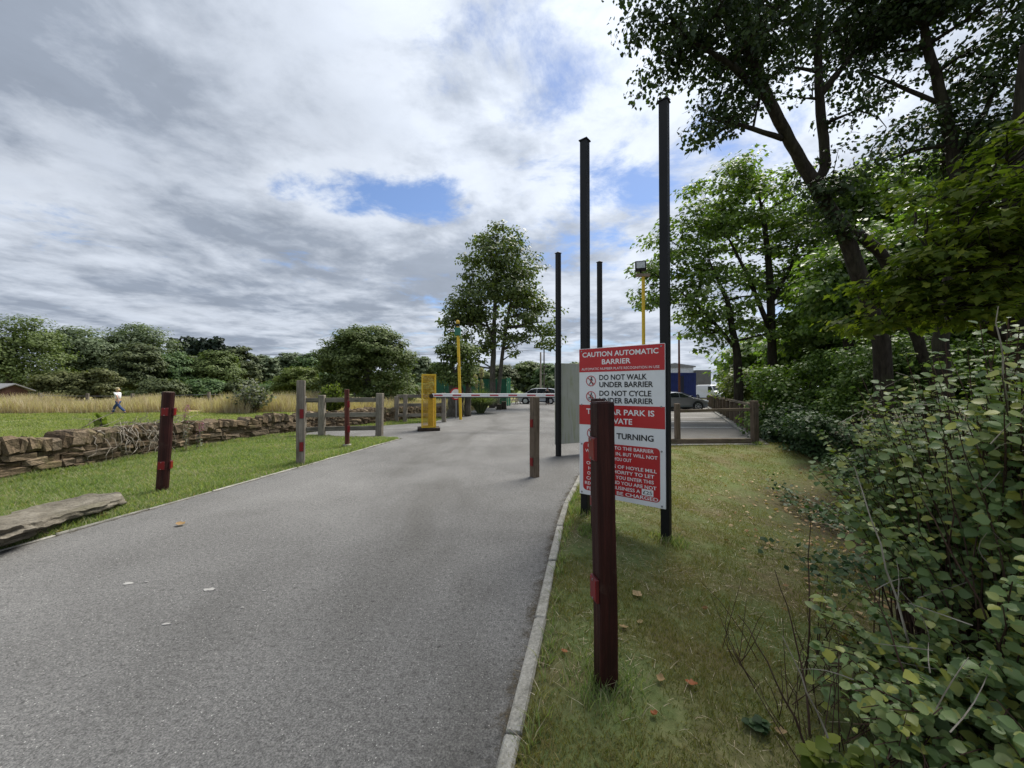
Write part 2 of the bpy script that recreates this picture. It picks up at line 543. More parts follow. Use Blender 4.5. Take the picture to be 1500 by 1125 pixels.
    leafmat('ivy_leaf', [(0.018, 0.039, 0.015), (0.036, 0.072, 0.024), (0.063, 0.105, 0.036)], .2, .55, .2)
    leafmat('far_olive', [(0.053, 0.076, 0.025), (0.088, 0.124, 0.038), (0.130, 0.172, 0.053), (0.169, 0.210, 0.073)], .25, .6, .2)
    leafmat('far_green', [(0.039, 0.071, 0.030), (0.065, 0.118, 0.039), (0.097, 0.157, 0.053), (0.134, 0.196, 0.073)], .25, .6, .2)
    leafmat('far_dark', [(0.038, 0.053, 0.025), (0.066, 0.088, 0.039), (0.100, 0.122, 0.050), (0.133, 0.157, 0.063)], .2, .6, .2)
    leafmat('far_grey', [(0.067, 0.093, 0.053), (0.101, 0.139, 0.073), (0.142, 0.182, 0.096), (0.184, 0.224, 0.125)], .25, .6, .2)
    leafmat('far_conifer', [(0.014, 0.025, 0.017), (0.025, 0.042, 0.027), (0.042, 0.064, 0.038)], .1, .6, .2)
    leafmat('far_brown', [(0.054, 0.065, 0.025), (0.089, 0.101, 0.037), (0.127, 0.138, 0.052), (0.161, 0.171, 0.071)], .2, .6, .2)
    leafmat('far_light', [(0.070, 0.095, 0.026), (0.105, 0.140, 0.034), (0.140, 0.180, 0.045), (0.170, 0.200, 0.060)], .35, .6, .2)
    leafmat('tall_tree_leaf', [(0.049, 0.071, 0.026), (0.086, 0.120, 0.037), (0.140, 0.180, 0.053), (0.206, 0.244, 0.075)], .3, .45, .4)
    leafmat('lawn_blade', [(0.099, 0.145, 0.053), (0.167, 0.237, 0.083), (0.235, 0.291, 0.120), (0.313, 0.323, 0.181), (0.471, 0.356, 0.299)], .4, .6, .2)
    leafmat('field_blade', [(0.110, 0.143, 0.055), (0.176, 0.220, 0.083), (0.231, 0.275, 0.099), (0.297, 0.308, 0.143), (0.374, 0.352, 0.187)], .4, .65, .1)
    leafmat('verge_blade', [(0.098, 0.116, 0.035), (0.144, 0.160, 0.046), (0.208, 0.193, 0.068), (0.289, 0.237, 0.110), (0.416, 0.330, 0.198)], .35, .7, .12, .6)
    leafmat('dry_blade', [(0.288, 0.211, 0.144), (0.432, 0.337, 0.252), (0.552, 0.462, 0.360), (0.660, 0.574, 0.504)], .35, .75, .15)
    leafmat('pampas_leaf', [(0.068, 0.108, 0.041), (0.121, 0.169, 0.068), (0.203, 0.243, 0.108), (0.270, 0.284, 0.149)], .3, .6, .25)
    leafmat('pampas_plume', [(.40, .36, .26), (.55, .5, .38), (.66, .6, .48)], .3, .8, .1)
    leafmat('pink_flower', [(.30, .12, .24), (.42, .18, .32), (.5, .26, .4)], .3, .7, .2)
    leafmat('dead_leaf', [(.16, .085, .035), (.28, .17, .075), (.40, .29, .16), (.48, .38, .24)], .2, .7, .2)
    leafmat('orange_leaf', [(.22, .07, .025), (.30, .105, .04), (.36, .15, .07)], .2, .6, .3)
    leafmat('gorse_leaf', [(0.076, 0.092, 0.070), (0.128, 0.149, 0.099), (0.217, 0.230, 0.179), (0.357, 0.344, 0.338)], .25, .6, .2)

    # --- paints, metals, plastics
    plain('black_paint', (.008, .008, .009), .5, 0, .28, .2, 5)
    plain('pole_cap_black', (.012, .012, .013), .5)
    plain('sign_white', (.80, .81, .82), .35, 0, .45, .03, 3)
    plain('sign_red', (.50, .018, .022), .35, 0, .45, .05, 3)
    plain('sign_black', (.012, .012, .013), .4, 0, .4, .05)
    plain('sign_letter_white', (.84, .84, .84), .4, 0, .4, .02)
    plain('bolt_steel', (.32, .32, .33), .4, .8)
    plain('barrier_yellow', (.76, .50, .030), .45, 0, .45, .12, 12)
    plain('old_yellow', (.58, .38, .040), .6, 0, .35, .2, 12)
    plain('boom_white', (.80, .80, .79), .35, 0, .5, .05)
    plain('boom_red', (.46, .03, .045), .35)
    plain('rubber', (.02, .02, .021), .8)
    plain('base_plate', (.045, .032, .024), .8, 0, .3, .3)
    plain('reflector_red', (.20, .004, .006), .3, 0, .4, .15, 40)
    plain('reflector_rim', (.10, .006, .008), .4)
    plain('green_sheet', (.012, .115, .062), .5, 0, .4, .15, 2)
    plain('light_green_post', (.09, .36, .22), .5)
    plain('green_box', (.03, .17, .10), .5)
    plain('lamp_glass', (.55, .57, .58), .15)
    plain('line_paint', (.74, .73, .70), .8, 0, .2, .25, 14)
    plain('pink_skin', (.52, .30, .22), .55)
    plain('white_cotton', (.80, .80, .82), .9, 0, .1, .04)
    plain('pink_cloth', (.62, .16, .18), .9, 0, .1)
    plain('denim', (.055, .085, .19), .9, 0, .1, .25, 30)
    plain('dark_cloth', (.014, .015, .02), .9, 0, .1)
    plain('blond_hair', (.42, .30, .13), .7)
    plain('shoe', (.05, .055, .07), .7)
    plain('pale_silver', (.42, .43, .45), .3, .3, .5, .03)
    plain('silver_paint', (.25, .26, .28), .3, .35, .5, .03)
    plain('grey_paint', (.20, .21, .22), .25, .5, .5, .03)
    plain('white_paint', (.76, .77, .78), .28, 0, .5, .03)
    plain('dark_paint', (.03, .03, .035), .25, .2, .5, .03)
    plain('car_glass', (.018, .022, .026), .06, 0, .8, .02)
    plain('tyre', (.018, .018, .018), .85)
    plain('alloy', (.55, .56, .57), .3, .7)
    plain('headlight', (.62, .64, .66), .12)
    plain('tail_light', (.35, .012, .012), .2)
    plain('plate_yellow', (.62, .48, .06), .5)
    plain('blue_container', (.010, .022, .13), .5, 0, .4, .12, 2)
    plain('dark_door', (.006, .008, .03), .5)
    plain('white_cladding', (.66, .68, .70), .6, 0, .3, .05, 1)
    plain('door_and_shade_grey', (.17, .165, .15), .7, 0, .3, .1, 1)  # roller door, and the warehouse side with its shade in the colour
    plain('roof_sheet', (.24, .24, .23), .7, 0, .3, .12, 1)
    plain('brick_red', (.24, .12, .085), .9, 0, .2, .2, 4)
    plain('rust_pole', (.14, .055, .035), .8, 0, .2, .25)
    plain('shed_board', (.075, .040, .030), .85, 0, .2, .25, 3)
    plain('shed_roof', (.19, .19, .20), .7)
    plain('pallet_wood', (.40, .34, .26), .85, 0, .2, .2)
    plain('cable', (.06, .06, .065), .7)
    plain('insulator', (.25, .24, .22), .5)
    plain('bin_grey', (.30, .33, .33), .6)
    plain('paper_white', (.33, .32, .30), .9)
    plain('heart_wood', (.36, .29, .2), .85)

    # --- weathered rear of the second sign board: pale with green algae streaks
    t = NT('mildewed_board'); o = t.obj()
    st = t.noise(t.scaled(o, (9, 9, .8)), 1.0, 5, .65, .5); bl = t.noise(o, 1.8, 5, .6, .4)
    col = t.ramp(st, [(.34, (.33, .335, .29)), (.52, (.42, .425, .38)), (.7, (.47, .475, .43))])
    m = t.math('MULTIPLY', t.ramp(st, [(.46, (0, 0, 0)), (.68, (1, 1, 1))]), t.ramp(bl, [(.4, (.15, .15, .15)), (.62, (.75, .75, .75))]))
    col = t.mix(m, col, (.20, .225, .09))
    t.fin(col, .8, 0, .25)


make_materials()
M = MATS
# ------------------------------------------------------------------ ground plan
KERB = [(-1.10, -3.0), (-.42, 0.0), (-.07, 1.62), (.105, 2.37), (.40, 3.92), (.70, 5.3), (1.23, 7.09), (1.62, 7.95), (2.25, 8.95), (3.2, 10.0),
        (4.4, 10.85), (7.55, 11.3)]
FENCE_LINE = [(7.55, 11.3), (20.2, 40.0), (33.0, 70.0)]
VERGE_EDGE = [(-6.2, -3.0), (-5.04, 3.785), (-3.55, 12.5)]
NOTCH = [(-6.5, 13.05), (-7.7, 13.6), (-7.0, 15.4), (-5.3, 17.3)]
FAR_EDGE = [(-3.7, 18.8), (-2.66, 30.0), (.9, 50.0), (7.0, 72.0)]
WALL = [(-8.75, 3.5), (-8.8, 9.0), (-8.55, 11.6), (-7.85, 14.0), (-6.9, 16.0), (-5.6, 18.4), (-3.95, 21.6)]
TARMAC = VERGE_EDGE + NOTCH + FAR_EDGE + FENCE_LINE[::-1] + KERB[::-1][1:]


def seg_dist(px, py, poly, closed=False):
    d = np.full(px.shape, 1e9)
    pts = poly + ([poly[0]] if closed else [])
    for (x0, y0), (x1, y1) in zip(pts[:-1], pts[1:]):
        dx, dy = x1 - x0, y1 - y0
        t = np.clip(((px - x0) * dx + (py - y0) * dy) / (dx * dx + dy * dy + 1e-12), 0, 1)
        d = np.minimum(d, np.hypot(px - x0 - t * dx, py - y0 - t * dy))
    return d


def inside(px, py, poly):
    r = np.zeros(px.shape, bool)
    n = len(poly)
    for i in range(n):
        x0, y0 = poly[i]; x1, y1 = poly[(i + 1) % n]
        c = ((y0 > py) != (y1 > py)) & (px < (x1 - x0) * (py - y0) / (y1 - y0 + 1e-12) + x0)
        r ^= c
    return r


WALL_SIDE = WALL + [(-3.0, 24.0), (-1.0, 40), (2, 60), (10, 90), (-400, 90), (-400, -60), (-8.75, -60)]
RIGHT_SIDE = KERB + FENCE_LINE[1:] + [(60, 130), (400, 130), (400, -60), (-1.1, -60)]


def sstep(x, a, b):
    t = np.clip((x - a) / (b - a), 0, 1)
    return t * t * (3 - 2 * t)


def vnoise(x, y, s, seed=0):
    """smooth value noise in numpy"""
    x = x * s + seed * 17.3; y = y * s + seed * 9.1
    xi, yi = np.floor(x).astype(np.int64), np.floor(y).astype(np.int64)
    fx, fy = x - xi, y - yi
    fx = fx * fx * (3 - 2 * fx); fy = fy * fy * (3 - 2 * fy)

    def h(a, b):
        v = np.sin(a * 127.1 + b * 311.7 + seed * 74.7) * 43758.5453
        return v - np.floor(v)
    return (h(xi, yi) * (1 - fx) + h(xi + 1, yi) * fx) * (1 - fy) + (h(xi, yi + 1) * (1 - fx) + h(xi + 1, yi + 1) * fx) * fy


def gz(x, y):
    x = np.asarray(x, float); y = np.asarray(y, float)
    dT = seg_dist(x, y, TARMAC, True)
    tar = inside(x, y, TARMAC)
    right = inside(x, y, RIGHT_SIDE) & ~tar
    field = inside(x, y, WALL_SIDE) & ~tar
    dR = seg_dist(x, y, KERB + FENCE_LINE[1:])
    out = np.where(tar, -.035, .0)
    rise = sstep(dT, .0, .14) * .045 - .03
    bumps = (vnoise(x, y, .9, 1) - .5) * .05 + (vnoise(x, y, 3.1, 2) - .5) * .02
    drop = 1.7 * (1 - np.exp(-(.025 * dR + .045 * dR ** 2) / 1.7))
    zr = rise - drop + bumps * sstep(dR, .1, .9)
    zl = rise + bumps * sstep(dT, .1, .9)
    dW = seg_dist(x, y, WALL)
    zf = zl - .12 * sstep(dW, .1, 1.5) + (vnoise(x, y, .12, 3) - .5) * .25 * sstep(dW, 2, 10)
    out = np.where(right, zr, out)
    out = np.where(~tar & ~right, zl, out)
    out = np.where(field, zf, out)
    return out


def g1(x, y):
    return float(gz(np.array([x]), np.array([y]))[0])


def build_ground():
    def axis(c, lo, hi, a, n):
        t0, t1 = math.asinh((lo - c) / a), math.asinh((hi - c) / a)
        return c + a * np.sinh(np.linspace(t0, t1, n))
    xs = axis(.6, -420, 420, 3.2, 460)
    ys = axis(4.0, -40, 600, 3.2, 400)
    X, Y = np.meshgrid(xs, ys)
    x, y = X.ravel(), Y.ravel()
    z = gz(x, y)
    nx, ny = len(xs), len(ys)
    i = np.arange(ny - 1)[:, None] * nx + np.arange(nx - 1)[None, :]
    f = np.stack([i, i + 1, i + nx + 1, i + nx], -1).reshape(-1, 4)
    me = np_mesh('ground', np.stack([x, y, z], -1), f, True)
    dR = seg_dist(x, y, KERB + FENCE_LINE[1:])
    right = inside(x, y, RIGHT_SIDE)
    field = inside(x, y, WALL_SIDE)
    thin = np.where(right, .50 + .2 * sstep(dR, .6, 2.5), .02)
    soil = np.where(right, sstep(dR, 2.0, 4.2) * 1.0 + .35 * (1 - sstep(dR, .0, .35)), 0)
    # trodden soil at the foot of the wall and behind the stone posts
    dW = seg_dist(x, y, WALL)
    soil = np.maximum(soil, (1 - sstep(dW, .25, .6)) * .8)
    dry = np.where(field, .22 + sstep(y, 21, 27) * .7, 0) * (1 - .5 * sstep(x, -14, -6))
    soil = np.where(field & (y > 36), .4, soil)
    col = np.zeros((len(x), 4), np.float32); col[:, 3] = 1
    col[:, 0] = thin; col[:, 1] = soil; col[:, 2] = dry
    ca = me.color_attributes.new('zone', 'FLOAT_COLOR', 'POINT')
    ca.data.foreach_set('color', col.ravel())
    link('ground', me, M['turf'], kind='structure')


build_ground()


def flat(name, poly, z, mat):
    bm = bmesh.new()
    vs = [bm.verts.new((x, y, z)) for x, y in poly]
    f = bm.faces.new(vs)
    if f.normal.z < 0: f.normal_flip()
    bmesh.ops.triangulate(bm, faces=[f], ngon_method='EAR_CLIP')
    me = bpy.data.meshes.new(name); bm.to_mesh(me); bm.free()
    return link(name, me, M[mat], kind='structure')


CUT = [(2.25, 8.95), (4.6, 18.0), (8.5, 32.0), (13.5, 50.0), (18.0, 71.0)]
flat('road', VERGE_EDGE + FAR_EDGE + CUT[::-1] + KERB[:9][::-1][1:], 0.0, 'asphalt')
flat('path', [VERGE_EDGE[-1]] + NOTCH + [FAR_EDGE[0]], 0.0, 'asphalt')
flat('car_park', CUT + [(33.0, 71.0)] + FENCE_LINE[::-1][1:] + KERB[::-1][1:4], 0.0, 'car_park_asphalt')

# painted bay lines across the car park
FL = Vector((20.2 - 7.55, 40 - 11.3)).normalized()
for k, y in enumerate((16.1, 19.0, 21.8, 24.9, 28.0, 31.0, 34.0)):
    x1 = 7.55 + (y - 11.3) * FL.x / FL.y - .45
    mb = MB(); mb.box((x1 - 2.6, y, .004), (5.2, .11, .004))
    mb.obj('bay_line', M['line_paint'], kind='structure')


def along(poly, s):
    for (x0, y0), (x1, y1) in zip(poly[:-1], poly[1:]):
        L = math.hypot(x1 - x0, y1 - y0)
        if s <= L:
            t = s / L
            return Vector((x0 + (x1 - x0) * t, y0 + (y1 - y0) * t, 0)), math.atan2(y1 - y0, x1 - x0)
        s -= L
    return Vector((x1, y1, 0)), math.atan2(y1 - y0, x1 - x0)


def plen(poly):
    return sum(math.hypot(b[0] - a[0], b[1] - a[1]) for a, b in zip(poly[:-1], poly[1:]))


# ------------------------------------------------------------------ kerb edgings
def rough_block(name, s, seed, jit=.006, bevel=.008, cuts=4):
    """a worn block: bevelled box whose surface is pushed about"""
    rnd = random.Random(seed)
    bm = bmesh.new()
    bmesh.ops.create_cube(bm, size=1)
    bmesh.ops.scale(bm, vec=s, verts=bm.verts)
    bmesh.ops.bevel(bm, geom=bm.edges[:], offset=bevel, segments=1, affect='EDGES')
    for v in bm.verts:
        v.co += Vector((rnd.uniform(-1, 1), rnd.uniform(-1, 1), rnd.uniform(-1, 1))) * jit
    me = bpy.data.meshes.new(name); bm.to_mesh(me); bm.free()
    return me


def edging(label, poly, s_end, width, top, seg, cat='kerb'):
    th = thing('kerb_edging', label, cat, (poly[0][0], poly[0][1], 0))
    meshes = [rough_block('kerb_stone', (seg - .012, width, .16), k, .004, .010) for k in range(5)]
    for me in meshes: me.materials.append(M['concrete'])
    s = .0; k = 0
    while s < s_end:
        p, a = along(poly, s + seg / 2)
        p0, _ = along(poly, s); p1, _ = along(poly, s + seg)
        a = math.atan2(p1.y - p0.y, p1.x - p0.x)
        mid = (p0 + p1) / 2
        o = link('kerb_stone', meshes[k % 5], None, th, (mid.x - poly[0][0], mid.y - poly[0][1], top - .08 + random.uniform(-.004, .004)),
                 (random.uniform(-.02, .02), random.uniform(-.004, .004), a + random.uniform(-.006, .006)))
        s += seg; k += 1
    return th


KERB_IN = [(x + .035, y) for x, y in KERB[1:8]] + [(2.28, 8.92), (3.22, 9.96)]
edging('long pale concrete edging strip between the tarmac and the grass bank', KERB_IN, plen(KERB_IN), .078, .022, .915)
VE = [(x - .02, y) for x, y in VERGE_EDGE]
edging('thin pale concrete edging along the mown verge by the stone wall', VE, plen(VE) - .3, .05, .016, .915)
FE = [(x - .03, y) for x, y in FAR_EDGE[:3]]
edging('pale edging beyond the yellow barrier beside the pampas clump', FE, 16, .06, .02, .915)


def edge_grit(poly, side, width, z=.0035):
    """loose grit lying on the tarmac against its edging"""
    L = plen(poly); n = int(L / .12)
    V, Fc, A = [], [], []
    for i in range(n + 1):
        p, a = along(poly, L * i / n)
        q = Vector((math.cos(a + side * PI / 2), math.sin(a + side * PI / 2), 0))
        for j, (w, e) in enumerate(((0, 1.0), (.3, .62), (1, .0))):
            c = p + q * w * width; V.append((c.x, c.y, z)); A.append(e)
    for i in range(n):
        for j in range(2):
            o = i * 3 + j
            Fc.append((o, o + 1, o + 4, o + 3) if side < 0 else (o, o + 3, o + 4, o + 1))
    me = np_mesh('edge_grit', V, Fc)
    at = me.attributes.new('edge', 'FLOAT', 'POINT'); at.data.foreach_set('value', np.array(A, np.float32))
    link('edge_grit', me, M['edge_grit'], kind='stuff')


edge_grit(KERB[1:9], 1, .30)
edge_grit(VERGE_EDGE, -1, .22)


# ------------------------------------------------------------------ dry stone wall
def stone_mesh(k, rnd):
    bm = bmesh.new()
    bmesh.ops.create_cube(bm, size=1)
    bmesh.ops.bevel(bm, geom=bm.edges[:], offset=.14, segments=1, affect='EDGES')
    for v in bm.verts:
        v.co += Vector((rnd.uniform(-1, 1) * .05, rnd.uniform(-1, 1) * .07, rnd.uniform(-1, 1) * .07))
        v.co.z *= 1 - .18 * rnd.random()
    me = bpy.data.meshes.new('wall_stone'); bm.to_mesh(me); bm.free()
    me.materials.append(M['wall_stone'])
    return me


def build_wall():
    rnd = random.Random(5)
    th = thing('stone_wall', 'low dry stone wall with upright coping stones between verge and field', 'wall', (WALL[0][0], WALL[0][1], 0))
    org = Vector((WALL[0][0], WALL[0][1], 0))
    ms = [stone_mesh(k, rnd) for k in range(9)]
    total = plen(WALL)
    rows = [(0.0, .16), (.145, .13), (.265, .12), (.375, .12)]
    n = 0
    start = 1.6
    for r, (z0, h) in enumerate(rows):
        s = start + rnd.uniform(0, .2)
        while s < total - .1:
            w = rnd.choice((.2, .26, .31, .36, .44, .55)) * rnd.uniform(.88, 1.12)
            hh = h * rnd.uniform(.85, 1.22)
            p, a = along(WALL, min(s + w / 2, total))
            base = g1(p.x + .3, p.y) * .6
            o = link('wall_stone', rnd.choice(ms), None, th)
            o.location = p - org + Vector((math.cos(a + PI / 2), math.sin(a + PI / 2), 0)) * rnd.uniform(-.045, .045) + Vector((0, 0, base - .03 + z0 + h / 2 + rnd.uniform(-.012, .012)))
            o.rotation_euler = (rnd.uniform(-.06, .06) + PI * rnd.randint(0, 1), rnd.uniform(-.07, .07), a + rnd.uniform(-.05, .05))
            o.scale = (w * 1.04, .40 + rnd.uniform(-.03, .05), hh * 1.05)
            s += w * .985; n += 1
    s = start
    m = 0
    while s < total - .1:
        far = s / total
        w = rnd.choice((.10, .13, .16, .2, .26)) * rnd.uniform(.9, 1.15)
        hh = rnd.uniform(.20, .36)
        p, a = along(WALL, min(s + w / 2, total))
        base = g1(p.x + .3, p.y) * .6
        o = link('coping_stone', rnd.choice(ms), None, th)
        lean = rnd.uniform(-.16, .34) + .36 * far
        if 6.2 < s < 9.2: hh *= .8; lean += rnd.uniform(-.3, .3)       # the tumbled stretch under the dead creeper
        o.location = p - org + Vector((0, 0, base + .455 + hh * .46))
        o.rotation_euler = (rnd.uniform(-.16, .16), lean, a + rnd.uniform(-.2, .2))
        o.scale = (w * 1.06, .42 + rnd.uniform(-.06, .06), hh * 1.1)
        s += w * .93; m += 1
    core = MB()
    s = start
    while s < total - .3:
        p, a = along(WALL, s + .15)
        core.box(p - org + Vector((0, 0, .19)), (.34, .26, .44), Matrix.Rotation(a, 3, 'Z'))
        s += .3
    core.obj('wall_core', M['wall_stone'], th)
    return n, m


print('wall stones', build_wall())


# ------------------------------------------------------------------ the long stone slab on the verge
def build_slab():
    a, b = G(-70, 842), G(196, 737)
    L = 2.75
    d = (b - a); d.z = 0; ang = math.atan2(d.y, d.x)
    c = b - d.normalized() * (L / 2)
    side = Vector((-math.sin(ang), math.cos(ang), 0))
    c = c + side * .36
    bm = bmesh.new()
    bmesh.ops.create_grid(bm, x_segments=64, y_segments=22, size=.5)
    top = list(bm.verts)
    vs = {}
    def outline(t):                                  # half width along the slab
        return .45 * min(1.0, .45 + (1.0 - t) * 5.5) * (1 + .10 * math.sin(t * 7 + 1) + .05 * math.sin(t * 19))
    H = .19
    bm.free()
    nu, nv = 84, 36
    V, Fc = [], []
    for i in range(nu + 1):
        t = i / nu
        x = (t - .5) * L
        hw = outline(t)
        for j in range(nv):
            th = 2 * PI * j / nv
            cy, cz = math.cos(th), math.sin(th)
            q = 1 / max(abs(cy), abs(cz)); sy, sz = cy * q, cz * q
            rr_ = (abs(sy) ** 24 + abs(sz) ** 24) ** (-1 / 24); sy *= rr_; sz *= rr_
            p = Vector((x + .05 * mnoise.noise(Vector((x * 3, sy, sz))), sy * hw, sz * H / 2))
            und = .5 + .5 * mnoise.noise(Vector((x * 1.7, sy * 1.2, 4.0)))
            lay = mnoise.noise(Vector((x * 1.2 + 5, 7.0 + sy, p.z * 26)))
            p.y += lay * .05 * (1 if abs(sy) > .6 else 0) + mnoise.noise(Vector((x * 6, sz * 2, 1.0))) * .05 + round(mnoise.noise(Vector((x * 2.3, 3.0, 1.0))) * 3) / 3 * .06
            if sz < 0: p.y *= .80 - .12 * und      # undercut below
            p.z += round(mnoise.noise(Vector((x * 1.6, p.y * 4.0, 0))) * 4) / 4 * .035 + mnoise.noise(Vector((x * 9, p.y * 11, 2))) * .016
            p.z += .03 * math.sin(t * 5.2 + .6)
            V.append(p)
    for i in range(nu):
        for j in range(nv):
            Fc.append((i * nv + j, i * nv + (j + 1) % nv, (i + 1) * nv + (j + 1) % nv, (i + 1) * nv + j))
    Fc.append(tuple(range(nv - 1, -1, -1))); Fc.append(tuple(nu * nv + k for k in range(nv)))
    mb = MB(); mb.add(V, Fc)
    o = mb.obj('stone_slab', M['slab_stone'], smooth=False)
    o.location = (c.x, c.y, .115)
    o.rotation_euler = (R(-3), R(1.5), ang)
    tag(o, 'long flat sandstone slab lying on the mown verge by the road edge', 'stone')


build_slab()


# ------------------------------------------------------------------ timber posts with red reflectors
def post(label, base, h, w, rz, mat, reflectors, lean=(0, 0), round_=False, group=None, cap=None, foot=False, seed=0, name='timber_post'):
    th = thing(name, label, 'post', base, rz, group)
    th.rotation_euler = (lean[0], lean[1], rz)
    rnd = random.Random(seed)
    n = 16 if round_ else 4
    rings = 12
    V, Fc = [], []
    if round_:
        prof = [(math.cos(2 * PI * k / n), math.sin(2 * PI * k / n)) for k in range(n)]
        prof = [(x * w / 2, y * w / 2) for x, y in prof]
    else:
        c = w * .07; hw = w / 2
        prof = [(-hw + c, -hw), (0, -hw), (hw - c, -hw), (hw, -hw + c), (hw, 0), (hw, hw - c), (hw - c, hw), (0, hw), (-hw + c, hw), (-hw, hw - c), (-hw, 0), (-hw, -hw + c)]
    n = len(prof)
    for i in range(rings + 1):
        z = -.12 + (h + .12) * i / rings
        k = 1.0
        if i == rings: k = .93
        dx, dy = mnoise.noise(Vector((z * 1.3, seed, 0))) * .006, mnoise.noise(Vector((z * 1.3, seed, 5))) * .006
        if i == rings - 1: z = h - w * .06
        for q, (x, y) in enumerate(prof):
            e = 1 + mnoise.noise(Vector((q * 1.9, z * 2.5, seed * 3.1))) * .035
            V.append((x * k * e + dx, y * k * e + dy, z + (mnoise.noise(Vector((x * 30, y * 30, seed))) * .008 if i == rings else 0)))
    for i in range(rings):
        for q in range(n):
            Fc.append((i * n + q, i * n + (q + 1) % n, (i + 1) * n + (q + 1) % n, (i + 1) * n + q))
    Fc.append(tuple(rings * n + q for q in range(n)))
    mb = MB(); mb.add(V, Fc)
    mb.obj('shaft', M[mat], th, smooth=False)
    tb = MB()
    tb.add([(x * .93, y * .93, h + .003) for x, y in prof] + [(0, 0, h + .006)], [(q, (q + 1) % n, n) for q in range(n)])
    tb.obj('end_grain', M['cut_timber' if cap is None else cap], th)
    for (side, z, off, rw, rh) in reflectors:
        a = {'front': 0, 'right': PI / 2, 'left': -PI / 2}[side]
        mbx = MB(); rot = Matrix.Rotation(a, 3, 'Z')
        pos = Vector((math.sin(a) * (w / 2 + .006) + math.cos(a) * off, -math.cos(a) * (w / 2 + .006) + math.sin(a) * off, z))
        mbx.box(pos, (rw, .016, rh), rot)
        fr = mbx.obj('reflector', M['reflector_rim'], th, bevel=.003, segs=1)
        fx = MB(); fx.box(pos + rot @ Vector((0, -.008, 0)), (rw * .86, .008, rh * .9), rot)
        fx.obj('lens', M['reflector_red'], fr, bevel=.002, segs=1)
        if base[1] < 6.5:
            for sz in (-1, 1):
                sb = MB(); sb.box(pos + rot @ Vector((0, -.013, sz * rh * .40)), (.010, .005, .010), rot)
                sb.obj('screw', M['bolt_steel'], fr)
    if foot:
        fb = MB(); fb.lathe([(.11, -.05), (.115, .0), (.11, .075), (.095, .085)], 14)
        fb.obj('collar', M['concrete'], th)
    return th


def at(px, py, z=None):
    """ground point under a pixel, on the real terrain"""
    p = G(px, py, 0)
    for _ in range(12):
        p = G(px, py, g1(p.x, p.y) if not inside(np.array([p.x]), np.array([p.y]), TARMAC)[0] else 0)
    return p


p = at(886, 1000)
post('dark red square timber post nearest the camera in front of the warning sign', p, 1.53 - p.z, .100, R(11), 'red_stained_timber',
     [('left', 1.28 - p.z, .0, .085, .125), ('left', .53 - p.z, .0, .085, .125)], cap='red_stained_timber', seed=1, lean=(0, R(-.6)))
bx = .955; by = 4.3; bz = g1(bx, by)
post('dark red timber post half hidden behind the nearest post, against the warning sign', (bx, by, bz), 1.49 - bz, .120, R(12), 'red_stained_timber',
     [('left', .92, .0, .08, .12), ('left', .36, .0, .08, .12)], seed=2, cap='red_stained_timber')
p = at(239, 722)
post('dark red round timber post at left on the verge near the stone slab', p, 1.54, .155, R(20), 'red_stained_timber',
     [('front', 1.24, .0, .085, .125), ('right', 1.24, .01, .085, .125), ('front', .43, .0, .085, .125), ('right', .43, .01, .085, .125)], (0, R(2.6)), True, seed=3)
p = at(441, 682)
post('thick weathered grey square gatepost at the road edge in front of the rail fence', p, 1.80, .160, R(24), 'grey_timber',
     [('front', 1.10, .02, .075, .20), ('front', .41, .02, .075, .20)], seed=4)
p = at(509, 655)
post('thin faded red post standing in a stone collar before the rail fence', p, 1.58, .125, R(30), 'faded_red_timber',
     [('front', 1.18, .03, .075, .19), ('front', .50, .03, .075, .19)], (0, R(-.6)), True, seed=5, foot=True)
post('weathered grey square gatepost standing in the road left of the signs', G(783, 698), 1.46, .135, R(38), 'brown_timber',
     [('left', .98, .0, .085, .155), ('left', .28, .0, .085, .155)], seed=6)
# ------------------------------------------------------------------ sign boards on tall black poles
def text_mesh(txt, u0, u1, vc, cap, Wd, Hd, y, offset=.018, sx=None):
    """one line of lettering fitted to the given span of the board"""
    cu = bpy.data.curves.new('lettering', 'FONT')
    cu.body = txt; cu.size = 1.0; cu.offset = offset; cu.resolution_u = 3
    tmp = bpy.data.objects.new('lettering', cu)
    COL.objects.link(tmp)
    bpy.context.view_layer.update()
    dg = bpy.context.evaluated_depsgraph_get()
    me = bpy.data.meshes.new_from_object(tmp.evaluated_get(dg))
    bpy.data.objects.remove(tmp)
    n = len(me.vertices)
    co = np.empty(n * 3, np.float32); me.vertices.foreach_get('co', co); co = co.reshape(-1, 3)
    lo, hi = co.min(0), co.max(0)
    # cap height from the letters above the baseline
    capu = .729 + offset
    s = cap * Hd / capu
    w = (u1 - u0) * Wd
    kx = w / (hi[0] - lo[0])
    v = np.zeros_like(co)
    v[:, 0] = (co[:, 0] - lo[0]) * kx + (u0 - .5) * Wd
    v[:, 2] = (co[:, 1] - .36) * s + (.5 - vc) * Hd
    v[:, 1] = y
    me.vertices.foreach_set('co', v.ravel()); me.update()
    return me


def round_rect(mb, x0, x1, z0, z1, r, y0, y1, n=6):
    pts = []
    for cx, cz, a0 in ((x1 - r, z1 - r, 0), (x0 + r, z1 - r, PI / 2), (x0 + r, z0 + r, PI), (x1 - r, z0 + r, 1.5 * PI)):
        for k in range(n + 1):
            a = a0 + PI / 2 * k / n
            pts.append((cx + r * math.cos(a), cz + r * math.sin(a)))
    mb.prism(pts, y0, y1)
    return mb


